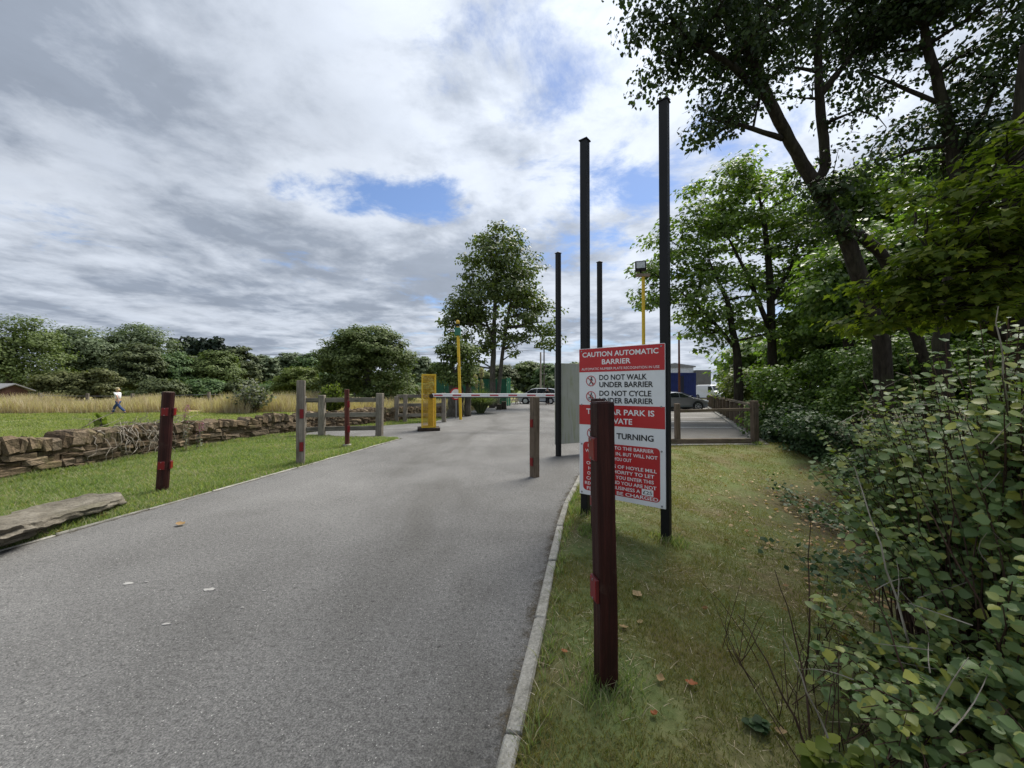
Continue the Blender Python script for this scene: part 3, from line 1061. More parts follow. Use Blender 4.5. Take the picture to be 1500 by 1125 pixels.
def pole(parent, loc, h, s, rz):
    mb = MB()
    mb.box((0, 0, h / 2 - .2), (s, s, h + .4))
    o = mb.obj('pole', M['black_paint'], parent, bevel=.008, segs=2, loc=loc, rot=(0, 0, rz))
    c = MB(); c.box((0, 0, h + .006), (s * 1.22, s * 1.22, .012)); c.add([(-s * .6, -s * .6, h + .012), (s * .6, -s * .6, h + .012), (s * .6, s * .6, h + .012), (-s * .6, s * .6, h + .012), (0, 0, h + .05)],
                                                                        [(0, 1, 4), (1, 2, 4), (2, 3, 4), (3, 0, 4)])
    c.obj('pole_cap', M['pole_cap_black'], o)
    return o


def warning_sign():
    PL, PR = Vector((.862, 4.90, 0)), Vector((1.690, 4.235, 0))
    mid = (PL + PR) / 2
    d = PR - PL
    Wd = d.length; ang = math.atan2(d.y, d.x)
    z0, z1 = .280, 2.108
    Hd = z1 - z0
    th = thing('warning_sign', 'red and white caution automatic barrier sign on two tall black poles', 'sign', (mid.x, mid.y, 0), ang)
    zc = (z0 + z1) / 2
    b = MB(); b.box((0, 0, 0), (Wd, .018, Hd))
    board = b.obj('sign_board', M['sign_white'], th, bevel=.003, segs=1, loc=(0, 0, zc))
    def X(u): return (u - .5) * Wd
    def Z(v): return (.5 - v) * Hd
    yb = -.0105
    for v0, v1 in ((.003, .1615), (.385, .52)):
        m = MB(); m.box((0, yb, (Z(v0) + Z(v1)) / 2), (Wd * .996, .002, (v1 - v0) * Hd)); m.obj('red_band', M['sign_red'], board)
    m = MB(); round_rect(m, X(.05), X(.945), Z(.968), Z(.638), .05, yb - .001, yb + .001); m.obj('red_panel', M['sign_red'], board)
    yt = -.0128
    def line(txt, u0, u1, vc, cap, mat, off=.018):
        me = text_mesh(txt, u0, u1, vc, cap, Wd, Hd, yt, off)
        link('lettering', me, M[mat], board)
    Wt, Bk = 'sign_letter_white', 'sign_black'
    line('CAUTION AUTOMATIC', .045, .935, .042, .0345, Wt, .020)
    line('BARRIER', .295, .635, .095, .0345, Wt, .020)
    line('AUTOMATIC NUMBER PLATE RECOGNITION IN USE', .035, .945, .1405, .0165, Wt, .0)
    line('DO NOT WALK', .262, .812, .199, .0365, Bk, .020)
    line('UNDER BARRIER', .262, .878, .2465, .0365, Bk, .020)
    line('DO NOT CYCLE', .262, .858, .3045, .0365, Bk, .020)
    line('UNDER BARRIER', .262, .878, .352, .0365, Bk, .020)
    line('THIS CAR PARK IS', .095, .890, .4275, .0375, Wt, .020)
    line('PRIVATE', .315, .650, .485, .0375, Wt, .020)
    line('NO TURNING', .30, .880, .581, .0385, Bk, .020)
    rows = [('DRIVING UP TO THE BARRIER', .115, .882, .660), ('WILL LET YOU IN, BUT WILL NOT', .08, .920, .697), ('LET YOU OUT', .36, .640, .7315),
            ('OCCUPANTS OF HOYLE MILL', .095, .912, .780), ('HAVE AUTHORITY TO LET', .12, .885, .8145), ('OTHERS IN. IF YOU ENTER THIS', .105, .880, .849),
            ('CAR PARK AND YOU ARE NOT', .095, .907, .883)]
    for t, a, c, v in rows:
        line(t, a, c, v, .0225, Wt, .014)
    line('REGISTERED BUSINESS A', .075, .735, .917, .0225, Wt, .014)
    line('FINE WILL BE CHARGED', .10, .925, .951, .0225, Wt, .014)
    m = MB(); m.box(((X(.752) + X(.875)) / 2, yb - .0022, Z(.917)), ((.875 - .752) * Wd, .002, .0385 * Hd)); m.obj('price_patch', M['sign_letter_white'], board)
    me = text_mesh('£25', .765, .862, .917, .0225, Wd, Hd, yb - .0042, .008); link('lettering', me, M['sign_black'], board)

    # three round prohibition signs: red ring and bar with a small black figure
    def ring(name, u, v, r):
        cx, cz = X(u), Z(v)
        mb = MB(); n = 36
        vs = []
        for k in range(n):
            a = 2 * PI * k / n
            vs += [(cx + r * math.cos(a), yb - .003, cz + r * math.sin(a)), (cx + r * .86 * math.cos(a), yb - .003, cz + r * .86 * math.sin(a))]
        mb.add(vs, [(2 * k, 2 * k + 1, (2 * k + 3) % (2 * n), (2 * k + 2) % (2 * n)) for k in range(n)])
        mb.box((cx, yb - .003, cz), (r * 1.8, .002, r * .13), Matrix.Rotation(R(45), 3, 'Y'))
        mb.obj(name, M['sign_red'], board)
        return cx, cz
    def bar(mb, cx, cz, r, a, b, w):
        p, q = Vector((cx + a[0] * r, 0, cz + a[1] * r)), Vector((cx + b[0] * r, 0, cz + b[1] * r))
        t = (q - p).normalized(); nrm = Vector((-t.z, 0, t.x)) * w * r / 2
        mb.prism([((p + nrm).x, (p + nrm).z), ((q + nrm).x, (q + nrm).z), ((q - nrm).x, (q - nrm).z), ((p - nrm).x, (p - nrm).z)], yb - .0018, yb - .0005)
    def disc(mb, cx, cz, r, n=14, y=-.0012):
        mb.prism([(cx + r * math.cos(2 * PI * k / n), cz + r * math.sin(2 * PI * k / n)) for k in range(n)], yb + y - .0006, yb + y + .0006)
    r = .066
    cx, cz = ring('prohibition_ring', .155, .222, r)
    mb = MB(); disc(mb, cx + .008, cz + .040, .010)
    for a, b, w in (((.1, .45), (0, -.1), .24), ((0, -.1), (.25, -.4), .17), ((.25, -.4), (.32, -.72), .14), ((0, -.1), (-.15, -.42), .17), ((-.15, -.42), (-.4, -.68), .14),
                    ((.1, .40), (.42, .05), .12), ((.08, .40), (-.25, .1), .12)): bar(mb, cx, cz, r, a, b, w)
    mb.obj('walking_figure', M['sign_black'], board)
    cx, cz = ring('prohibition_ring', .155, .328, r)
    mb = MB(); disc(mb, cx + .006, cz + .042, .009)
    for sx in (-.38, .38):
        n = 16
        vs = []
        for k in range(n):
            a = 2 * PI * k / n
            vs += [(cx + sx * r + .26 * r * math.cos(a), yb - .0012, cz - .35 * r + .26 * r * math.sin(a)), (cx + sx * r + .19 * r * math.cos(a), yb - .0012, cz - .35 * r + .19 * r * math.sin(a))]
        mb.add(vs, [(2 * k, 2 * k + 1, (2 * k + 3) % (2 * n), (2 * k + 2) % (2 * n)) for k in range(n)])
    for a, b, w in (((-.38, -.35), (-.1, .02), .08), ((-.1, .02), (.3, .05), .08), ((.38, -.35), (.28, .12), .08), ((-.1, .02), (0, -.35), .1), ((-.12, .08), (.05, .48), .2), ((.05, .45), (.32, .12), .1)):
        bar(mb, cx, cz, r, a, b, w)
    mb.obj('cycling_figure', M['sign_black'], board)
    cx, cz = ring('prohibition_ring', .165, .578, r)
    mb = MB()
    pts = [(-.3, -.6), (-.3, .25), (-.12, .42), (.15, .42), (.3, .22), (.3, -.15)]
    for a, b in zip(pts[:-1], pts[1:]): bar(mb, cx, cz, r, a, b, .17)
    mb.prism([(cx + .1 * r, cz - .12 * r), (cx + .5 * r, cz - .12 * r), (cx + .3 * r, cz - .5 * r)], yb - .0018, yb - .0005)
    mb.obj('turning_arrow', M['sign_black'], board)
    for u in (.032, .962):
        for v in (.018, .385, .655, .985):
            mb = MB(); mb.lathe([(.011, 0), (.011, .004), (.007, .008)], 12)
            mb.obj('bolt', M['bolt_steel'], board, loc=(X(u), -.009, Z(v)), rot=(PI / 2, 0, 0))
    zl, zr = g1(PL.x, PL.y), g1(PR.x, PR.y)
    pole(th, (-Wd / 2 + .045, .068, zl), 4.80 - zl, .095, R(0))
    pole(th, (Wd / 2 - .02, .068, zr), 4.84 - zr, .095, R(0))


warning_sign()


def rear_sign():
    A, B = Vector((1.11, 9.2, 0)), Vector((2.23, 9.75, 0))
    d = B - A; ang = math.atan2(d.y, d.x); mid = (A + B) / 2
    th = thing('sign_board', 'weathered sign seen from behind, pale mildewed back, two black poles', 'sign', (mid.x, mid.y, 0), ang)
    Wd = d.length
    b = MB(); b.box((0, .075, 0), (Wd + .10, .02, 1.96))
    bo = b.obj('panel', M['mildewed_board'], th, bevel=.003, segs=1, loc=(0, 0, 1.25))
    pole(th, (-Wd / 2 + .0, 0, 0), 4.86, .10, R(12))
    pole(th, (Wd / 2, 0, g1(B.x, B.y)), 4.86, .10, R(12))


rear_sign()


# ------------------------------------------------------------------ barrier, its cage and the yellow poles
def barrier():
    D = 15.0
    p = Vector(((628 - 750) / F * D, D, 0))
    rz = R(14)
    th = thing('barrier_cage', 'tall yellow mesh safety cage around the barrier pedestal on a dark base', 'cage', p, rz)
    w, dp, h = .50, .52, 2.06
    b = MB(); b.box((.0, 0, .06), (.84, .80, .12)); b.obj('base_plate', M['base_plate'], th, bevel=.01, segs=1)
    z0 = .12
    for sx in (-1, 1):
        for sy in (-1, 1):
            m = MB(); m.box((sx * w / 2, sy * dp / 2, z0 + h / 2), (.045, .045, h)); m.obj('frame_post', M['barrier_yellow'], th)
    for z in (z0 + .025, z0 + h - .022):
        for sy in (-1, 1):
            m = MB(); m.box((0, sy * dp / 2, z), (w - .045, .04, .04)); m.obj('frame_rail', M['barrier_yellow'], th)
        for sx in (-1, 1):
            m = MB(); m.box((sx * w / 2, 0, z), (.04, dp - .045, .04)); m.obj('frame_rail', M['barrier_yellow'], th)
    def mesh_panel(axis, off, half, n):
        m = MB()
        for k in range(1, n):
            t = -half + 2 * half * k / n
            c = (t, off, z0 + h / 2) if axis == 'x' else (off, t, z0 + h / 2)
            m.box(c, (.007, .007, h - .06))
        zz = 30
        for k in range(1, zz):
            z = z0 + h * k / zz
            c = (0, off + .004, z) if axis == 'x' else (off + .004, 0, z)
            m.box(c, (2 * half, .006, .007) if axis == 'x' else (.006, 2 * half, .007))
        m.obj('mesh_panel', M['old_yellow'], th, kind='stuff')
    mesh_panel('x', -dp / 2, w / 2 - .02, 16); mesh_panel('x', dp / 2, w / 2 - .02, 16)
    mesh_panel('y', -w / 2, dp / 2 - .02, 9); mesh_panel('y', w / 2, dp / 2 - .02, 9)

    L = 4.95
    bt = thing('boom_barrier', 'white boom with short red dashes lowered across the road', 'barrier', p + Vector((0, 0, .12)), 0)
    m = MB(); m.box((.10, 0, .60), (.20, .26, 1.20)); m.box((.10, 0, 1.22), (.17, .22, .05)); m.obj('pedestal', M['old_yellow'], bt, bevel=.012, segs=2)
    m = MB(); m.lathe([(.10, 0), (.10, .10), (.06, .13)], 18); m.obj('pivot', M['base_plate'], bt, loc=(.14, -.12, 1.22), rot=(PI / 2, 0, 0))
    zb = 1.245
    m = MB(); m.box((L / 2 + .12, -.20, zb), (L, .055, .135))
    boom = m.obj('boom', M['boom_white'], bt, bevel=.02, segs=2)
    m = MB(); m.box((L / 2 + .12, -.20, zb - .078), (L, .03, .034)); m.obj('rubber_edge', M['rubber'], boom)
    x = .26
    while x < L - .1:
        m = MB(); m.box((x + .16, -.2295, zb - .002), (.33, .006, .052)); m.obj('red_dash', M['boom_red'], boom)
        x += .715
    m = MB(); m.box((L + .125, -.20, zb), (.012, .06, .14)); m.obj('end_cap', M['rubber'], boom)


barrier()


def signal_pole():
    D = 20.2
    b = Vector(((675 - 750) / F * D, D, 0))
    top = W(670.3, 478, D)
    th = thing('signal_pole', 'yellow pole with green box and lamp on top, leaning left beyond the barrier', 'pole', b)
    t = top - b
    m = MB(); m.tube([(0, 0, -.1), t * .5, t], [.075, .075, .072], 14); pl = m.obj('pole', M['barrier_yellow'], th, smooth=False)
    m = MB(); m.box(t + Vector((0, -.02, -.28)), (.30, .22, .42)); m.obj('signal_box', M['green_box'], th, bevel=.02)
    m = MB(); m.box(t + Vector((0, -.02, .07)), (.19, .16, .12)); m.obj('lamp_housing', M['black_paint'], th, bevel=.02)
    m = MB(); m.lathe([(.09, 0), (.10, .03), (.10, .12), (.07, .18), (.02, .2)], 14, t + Vector((0, -.02, .13))); m.obj('beacon', M['old_yellow'], th)
    m = MB(); m.box(t * .62 + Vector((0, -.10, 0)), (.10, .06, .5)); m.obj('conduit', M['old_yellow'], th)

    p = W(668, 577, 21.0); base = Vector((p.x, p.y, g1(p.x, p.y)))
    sg = thing('road_sign', 'round red ringed white road sign half hidden behind the leaning yellow pole', 'sign', base)
    hz = p.z - base.z
    m = MB(); m.tube([(0, .05, -.1), (0, .05, hz + .2)], .038, 10); m.obj('post', M['bolt_steel'], sg)
    m = MB(); m.lathe([(.33, 0), (.33, .012)], 32); d = m.obj('disc', M['sign_red'], sg, loc=(0, 0, hz), rot=(PI / 2, 0, 0))
    m = MB(); m.lathe([(.255, 0.012), (.255, .016)], 32); m.obj('disc_face', M['sign_white'], d)


signal_pole()


def flood_pole():
    D = 14.6
    x = (943 - 750) / F * D
    b = Vector((x, D, 0)); ztop = EYE + (HY - 404) / F * D
    th = thing('floodlight_pole', 'slim yellow pole carrying a square black floodlight above the warning sign', 'lamp post', b)
    m = MB(); m.tube([(0, 0, -.1), (0, 0, ztop)], .062, 14); m.obj('pole', M['barrier_yellow'], th)
    m = MB(); m.box((-.02, -.03, ztop + .03), (.52, .12, .11)); m.obj('crossarm', M['cut_timber'], th, bevel=.01)
    m = MB(); m.box((0, 0, 0), (.40, .14, .40)); lamp = m.obj('floodlight', M['black_paint'], th, bevel=.02, loc=(-.12, -.06, ztop + .36), rot=(R(-14), 0, R(-14)))
    m = MB(); m.box((0, -.075, .02), (.31, .012, .27)); m.obj('lens', M['lamp_glass'], lamp)
    for k in range(6):
        m = MB(); m.box((-.14 + k * .056, .085, 0), (.012, .04, .34)); m.obj('cooling_fin', M['black_paint'], lamp)
    m = MB(); m.box((-.12, -.06, ztop + .12), (.06, .05, .12)); m.obj('bracket', M['black_paint'], th)


flood_pole()


# ------------------------------------------------------------------ timber rail fences beside the path
def rail_fence(label, pts, rails, ph, pw, rz=0.0, mat='grey_timber', rail_mat='grey_rail_timber', rail_h=.15, heights=None):
    o0 = Vector(pts[0])
    th = thing('rail_fence', label, 'fence', (o0.x, o0.y, o0.z))
    for k, p in enumerate(pts):
        p = Vector(p)
        h = heights[k] if heights else ph
        mb = MB(); mb.box((0, 0, h / 2 - .1), (pw * (1 if k % 2 else 1.12), pw, h + .2))
        mb.obj('fence_post', M[mat], th, bevel=.012, segs=1, loc=p - o0, rot=(random.uniform(-.012, .012), random.uniform(-.02, .02), rz + random.uniform(-.1, .1)))
    for a, b in zip(pts[:-1], pts[1:]):
        a, b = Vector(a), Vector(b)
        d = b - a; L = math.hypot(d.x, d.y); ang = math.atan2(d.y, d.x)
        for z in rails:
            mb = MB(); mb.box((0, 0, 0), (L - .02, .05, rail_h))
            n = Vector((math.sin(ang), -math.cos(ang), 0)) * -(pw / 2 - .01)
            mb.obj('rail', M[rail_mat], th, bevel=.006, segs=1, loc=(a + b) / 2 - o0 + n * .2 + Vector((0, 0, z + random.uniform(-.01, .01))),
                   rot=(0, random.uniform(-.004, .004) - math.atan2(d.z, L), ang))
    return th


fa, fb, fc = Vector((-6.95, 12.75, 0)), Vector(((472 - 750) / F * 12.9, 12.9, .0)), Vector(((556 - 750) / F * 13.2, 13.2, .0))
rail_fence('weathered grey three rail fence before the path, behind the thick gatepost', [fa, fb, fc], (.26, .74, 1.23), 1.36, .19, heights=(1.36, 1.40, 1.46))
D2 = 18.3
qa, qb, qc = [Vector(((px - 750) / F * D2, D2 + dy, .0)) for px, dy in ((582, -.1), (593.5, 0), (648.5, .35))]
rail_fence('dark three rail fence at the far side of the path behind the yellow cage', [qb + (qc - qb) * -.22, qb, qc], (.36, .84, 1.26), 1.36, .17, mat='grey_timber',
           rail_mat='grey_rail_timber', heights=(1.25, 1.36, 1.42))


# ------------------------------------------------------------------ car park fence
def car_park_fence():
    th = thing('car_park_fence', 'long brown post and rail fence along the edge of the car park', 'fence', (7.55, 11.3, 0))
    o0 = Vector((7.55, 11.3, 0))
    def P(t): return Vector((7.55 + FL.x * t, 11.3 + FL.y * t, 0))
    corner = Vector(((1105 - 750) / F * 11.3, 11.3, 0))
    # front: two posts, a low kickboard, one thin rail and a pale concrete edging
    left = Vector(((992 - 750) / F * 11.2, 11.2, 0))
    for q, s, h in ((left, .135, 1.18), (corner, .165, 1.26)):
        mb = MB(); mb.box((0, 0, h / 2 - .15), (s, s, h + .3)); mb.obj('fence_post', M['brown_timber'], th, bevel=.012, segs=1, loc=q - o0, rot=(0, random.uniform(-.015, .015), R(5)))
    mb = MB(); mb.box((0, 0, 0), ((corner - left).length - .15, .06, .085)); mb.obj('rail', M['mossy_timber'], th, bevel=.008, segs=1, loc=(left + corner) / 2 - o0 + Vector((0, .06, .98)), rot=(0, R(-1.2), math.atan2(.1, 2.3)))
    mb = MB(); mb.box((0, 0, 0), (3.0, .12, .14)); mb.obj('kickboard', M['mossy_timber'], th, bevel=.01, segs=1, loc=(left + corner) / 2 - o0 + Vector((-.5, -.06, .09)), rot=(0, 0, math.atan2(.1, 2.3)))
    for k in range(4):
        c = left + (corner - left) * ((k + .5) / 4 * 1.48 - .36)
        b = MB(); b.box((0, 0, 0), (.84, .12, .16)); b.obj('edging_stone', M['concrete'], th, bevel=.01, segs=1, loc=c - o0 + Vector((0, -.19, -.055)), rot=(0, 0, math.atan2(.1, 2.3)))
    # the side: posts, kerb and a long top rail running away
    t = 2.2; posts = []
    while t < 31:
        posts.append(t); t += 1.82
    me = None
    for t in posts:
        z = -.05
        if me is None:
            mb = MB(); mb.box((0, 0, .40), (.17, .17, 1.20)); me = mb.mesh('fence_post', bevel=.01, segs=1); me.materials.append(M['brown_timber'])
        link('fence_post', me, None, th, P(t) + Vector((.02, 0, z)) - o0, (random.uniform(-.02, .02), random.uniform(-.02, .02), math.atan2(FL.y, FL.x) + random.uniform(-.05, .05)))
    prev = corner
    for k in range(0, len(posts), 2):
        a = prev + Vector((0, 0, .0)); b = P(posts[k])
        d = b - a; L = math.hypot(d.x, d.y)
        mb = MB(); mb.box((0, 0, 0), (L + .02, .20, .09))
        mb.obj('top_rail', M['mossy_timber'], th, bevel=.008, segs=1, loc=(a + b) / 2 - o0 + Vector((0, 0, 1.03 + (.05 if k == 0 else 0))), rot=(0, R(1.0) if k == 0 else random.uniform(-.004, .004), math.atan2(d.y, d.x)))
        prev = b
    for k in range(30):
        c = P(.6 + k * .93) + Vector((-.30, 0, 0))
        b = MB(); b.box((0, 0, 0), (.91, .10, .16)); b.obj('edging_stone', M['concrete'], th, loc=c - o0 + Vector((0, 0, -.02)), rot=(0, 0, math.atan2(FL.y, FL.x)))


car_park_fence()


# ------------------------------------------------------------------ wire fence across the field
def wire_fence():
    pts = [Vector(((px - 750) / F * d, d, 0)) for px, d in ((60, 32.5), (128, 32.2), (194, 32.0), (250, 31.9), (307, 31.8), (352, 32.2), (398, 32.8), (436, 33.6), (480, 34.6), (520, 35.6), (560, 36.6), (600, 37.6))]
    o0 = pts[0]
    th = thing('wire_fence', 'post and wire fence through the dry grass behind the walking person', 'fence', (o0.x, o0.y, 0))
    for p in pts:
        z = g1(p.x, p.y); p.z = z
        mb = MB(); mb.box((0, 0, .62), (.17, .17, 1.5)); mb.obj('fence_post', M['grey_timber'], th, loc=p - Vector((o0.x, o0.y, 0)), rot=(random.uniform(-.03, .03), random.uniform(-.05, .05), random.uniform(-.3, .3)))
    for h in (.45, .8, 1.15):
        mb = MB(); mb.tube([p - Vector((o0.x, o0.y, 0)) + Vector((0, -.09, h)) for p in pts], .012, 4); mb.obj('wire', M['bolt_steel'], th)


wire_fence()
# ------------------------------------------------------------------ foliage
RNG = np.random.default_rng(7)
# leaf outlines in the plane: x across, y along (0..1), z fold
T_QUAD = (np.array([(-.5, 0, .06), (.5, 0, .06), (.42, .9, -.06), (-.42, .9, .0)]), [(0, 1, 2, 3)])
T_DIAMOND = (np.array([(0, 0, 0), (.38, .42, .07), (0, 1, -.05), (-.38, .42, .07)]), [(0, 1, 2, 3)])
T_OVATE = (np.array([(0, 0, 0), (.40, .22, .09), (.46, .52, .10), (.20, .86, .03), (0, 1.0, -.10), (-.20, .86, .03), (-.46, .52, .10), (-.40, .22, .09), (0, .36, 0), (0, .70, -.03)]),
           [(0, 1, 2, 8), (8, 2, 3, 9), (9, 3, 4, 5), (0, 8, 6, 7), (8, 9, 5, 6)])
# a five lobed leaf, two folded halves
T_MAPLE = (np.array([(0, 0, 0), (.34, .02, .05), (.30, .22, .04), (.62, .38, .07), (.30, .50, .05), (.0, 1.0, -.10), (-.30, .50, .05), (-.62, .38, .07), (-.30, .22, .04), (-.34, .02, .05)]),
           [(0, 1, 2, 5), (2, 3, 4, 5), (0, 5, 8, 9), (5, 6, 7, 8)])


def frames(nrm, tip):
    n = nrm / np.maximum(np.linalg.norm(nrm, axis=1, keepdims=True), 1e-6)
    t = tip - n * (tip * n).sum(1, keepdims=True)
    t /= np.maximum(np.linalg.norm(t, axis=1, keepdims=True), 1e-6)
    s = np.cross(t, n)
    return s, t, n


def leaf_arrays(pos, nrm, tip, size, tmpl):
    tv, tf = tmpl
    s, t, n = frames(nrm, tip)
    v = pos[:, None, :] + size[:, None, None] * (tv[None, :, 0:1] * s[:, None] + tv[None, :, 1:2] * t[:, None] + tv[None, :, 2:3] * n[:, None])
    k = len(tv)
    f = np.array(tf)[None] + (np.arange(len(pos)) * k)[:, None, None]
    return v.reshape(-1, 3), f.reshape(-1, len(tf[0]))


def rand_dirs(n, rng=RNG):
    d = rng.normal(size=(n, 3))
    return d / np.linalg.norm(d, axis=1, keepdims=True)


def split_large(pos, size, n=300, cell=9.0):
    """indices of the N leaves that show largest from the road, the front one of each direction"""
    x, y, z = pos[:, 0], pos[:, 1], pos[:, 2] - EYE
    u = np.where(y > .2, x / np.maximum(y, .2) * F, 9e9); v = np.where(y > .2, -z / np.maximum(y, .2) * F, 9e9)
    ok = (np.abs(u) < 745) & (v > -560) & (v < 550)
    px = size * F / np.maximum(y, .2)
    order = np.argsort(np.where(ok, y, 9e9))
    seen, pick = set(), []
    for i in order:
        if not ok[i]: break
        key = (int(u[i] // (px[i] * .8)), int(v[i] // (px[i] * .8)))
        if key in seen: continue
        seen.add(key); pick.append(i)
    pick = np.array(pick, int)
    return pick[np.argsort(-px[pick])][:n]


def leaf_objects(idx, pos, nrm, tip, size, tmpl, mat, parent, org, name='leaf'):
    me = np_mesh(name, tmpl[0], np.array(tmpl[1])); me.materials.append(mat)
    s, t, n = frames(nrm[idx], tip[idx])
    for k, i in enumerate(idx):
        m = Matrix(((s[k, 0], t[k, 0], n[k, 0]), (s[k, 1], t[k, 1], n[k, 1]), (s[k, 2], t[k, 2], n[k, 2])))
        o = bpy.data.objects.new(name, me); COL.objects.link(o); o.parent = parent
        q = m.to_quaternion() if m.determinant() > 0 else m.to_quaternion()
        o.matrix_local = Matrix.Translation(Vector(pos[i]) - org) @ m.to_4x4() @ Matrix.Scale(float(size[i]), 4)


def crown_points(ells, n, rng, shell=.55, low=-.9):
    """clump centres in a union of ellipsoids (centre, radii, weight), towards the outside"""
    w = np.array([e[1][0] * e[1][1] * e[1][2] * (e[2] if len(e) > 2 else 1) for e in ells]) ** .8
    cnt = np.maximum(1, np.round(n * w / w.sum()).astype(int))
    P, O = [], []
    for e, c in zip(ells, cnt):
        d = rand_dirs(c * 2, rng)
        d = d[d[:, 2] > low][:c]
        r = (shell + (1 - shell) * rng.random(len(d)) ** .6)[:, None]
        P.append(np.array(e[0]) + d * r * np.array(e[1])); O.append(d)
    return np.concatenate(P), np.concatenate(O)


def make_crown(ells, clumps, per, size, clump_r, tmpl, rng, shell=.55, flat_=.6, up=.6, low=-.9, jit=.38):
    C, O = crown_points(ells, clumps, rng, shell, low)
    m = len(C)
    cr = clump_r * (.55 + .9 * rng.random(m))
    cnt = np.maximum(6, (per * (cr / clump_r) ** 2 * (.6 + .8 * rng.random(m))).astype(int))
    idx = np.repeat(np.arange(m), cnt)
    n = len(idx)
    d = rand_dirs(n, rng)
    d[:, 2] = d[:, 2] * .8 + .12
    rr = (rng.random(n) ** .5)[:, None] * cr[idx][:, None]
    pos = C[idx] + d * rr * np.array([1.15, 1.15, flat_])
    nrm = d * .55 + O[idx] * .35 + np.array([0, 0, up]) + rng.normal(size=(n, 3)) * jit
    tip = d + rng.normal(size=(n, 3)) * .7 + np.array([0, 0, -.35])
    sz = size * (.65 + .7 * rng.random(n))
    return C, cr, pos, nrm, tip, sz


def curve_pts(a, b, sag, n=5, rng=random):
    a, b = Vector(a), Vector(b)
    out = []
    k = Vector((rng.uniform(-1, 1), rng.uniform(-1, 1), rng.uniform(-.5, 1))) * sag * (b - a).length
    for i in range(n):
        t = i / (n - 1)
        out.append(a.lerp(b, t) + k * math.sin(PI * t))
    return out


def tree(name, label, base, trunks, ells, leafm, barkm, clumps=90, per=60, size=.3, clump_r=.7, tmpl=T_QUAD, seed=1, cat='tree', group=None, shell=.55,
         limbs=26, fine_limbs=False, fill=0, up=.6, low=-.9, large=0, flat_=.6, jit=.38):
    rng = np.random.default_rng(seed); rnd = random.Random(seed)
    base = Vector(base)
    th = thing(name, label, cat, base, 0, group)
    C, cr, pos, nrm, tip, sz = make_crown(ells, clumps, per, size, clump_r, tmpl, rng, shell, flat_, up, low, jit)
    if fill:
        # inner leaves close the view through the crown
        C2, _, p2, n2, t2, s2 = make_crown([(e[0], tuple(r * .72 for r in e[1])) + tuple(e[2:]) for e in ells], max(4, clumps // 3), fill, size * 1.25, clump_r * 1.2, tmpl, rng, .1, .9, up, -1)
        pos = np.concatenate([pos, p2]); nrm = np.concatenate([nrm, n2]); tip = np.concatenate([tip, t2]); sz = np.concatenate([sz, s2])
    # trunks and limbs
    nodes = []
    for k, (pts, rad) in enumerate(trunks):
        mb = MB()
        P = [Vector(p) for p in pts]
        # resample with slight crookedness
        Q, RR = [], []
        for i in range(len(P) - 1):
            for j in range(4):
                t = j / 4
                q = P[i].lerp(P[i + 1], t)
                w = rad[i] * (1 - t) + rad[i + 1] * t
                if i + j > 0: q += Vector((rnd.uniform(-1, 1), rnd.uniform(-1, 1), 0)) * w * .13
                Q.append(q); RR.append(w * rnd.uniform(.94, 1.06))
        Q.append(P[-1]); RR.append(rad[-1])
        mb.tube([q - base for q in Q], RR, 12 if rad[0] > .12 else 8)
        mb.obj('trunk', M[barkm], th, smooth=True)
        nodes += [(q, w) for q, w in zip(Q, RR)][len(Q) // 4 if len(Q) > 8 else 0:]
    sel = rnd.sample(range(len(C)), min(limbs, len(C)))
    mb = MB(); tw = MB()
    NP = np.array([q for q, _ in nodes])
    ends = []
    for s in sel:
        c = C[s]
        dd = np.linalg.norm((NP - c) * np.array([1, 1, .8]), axis=1) + np.where(NP[:, 2] > c[2], 2.5 * (NP[:, 2] - c[2]), 0)
        j = int(dd.argmin()); q, w = nodes[j]
        pts = curve_pts(q, c, .10, 6, rnd)
        r0 = min(w * .6, .035 + .018 * (Vector(c) - q).length)
        rr = [r0 * (1 - .85 * i / 5) for i in range(6)]
        mb.tube([p - base for p in pts], rr, 6)
        ends.append((pts, rr))
    if mb.v: mb.obj('limb', M[barkm], th, smooth=True, kind='stuff')
    if fine_limbs:
        for s in range(len(C)):
            pts, rr = ends[min(range(len(ends)), key=lambda e: (ends[e][0][4] - Vector(C[s])).length)]
            a = pts[rnd.randint(2, 4)]
            b = Vector(C[s])
            tw.tube([p - base for p in curve_pts(a, b, .12, 4, rnd)], [.016, .012, .008, .004], 4, False)
            for _ in range(3):
                e = b + Vector((rnd.uniform(-1, 1), rnd.uniform(-1, 1), rnd.uniform(-.7, .7))) * cr[s]
                tw.tube([p - base for p in curve_pts(b, e, .1, 3, rnd)], [.006, .004, .002], 3, False)
        tw.obj('twig', M[barkm], th, kind='stuff')
    b3 = np.array(base)
    keep = np.ones(len(pos), bool)
    if large:
        idx = split_large(pos, sz, large)
        leaf_objects(idx, pos, nrm, tip, sz, tmpl, M[leafm], th, base)
        keep[idx] = False
    v, f = leaf_arrays(pos[keep] - b3, nrm[keep], tip[keep], sz[keep], tmpl)
    me = np_mesh('crown', v, f)
    link('crown', me, M[leafm], th)
    return th


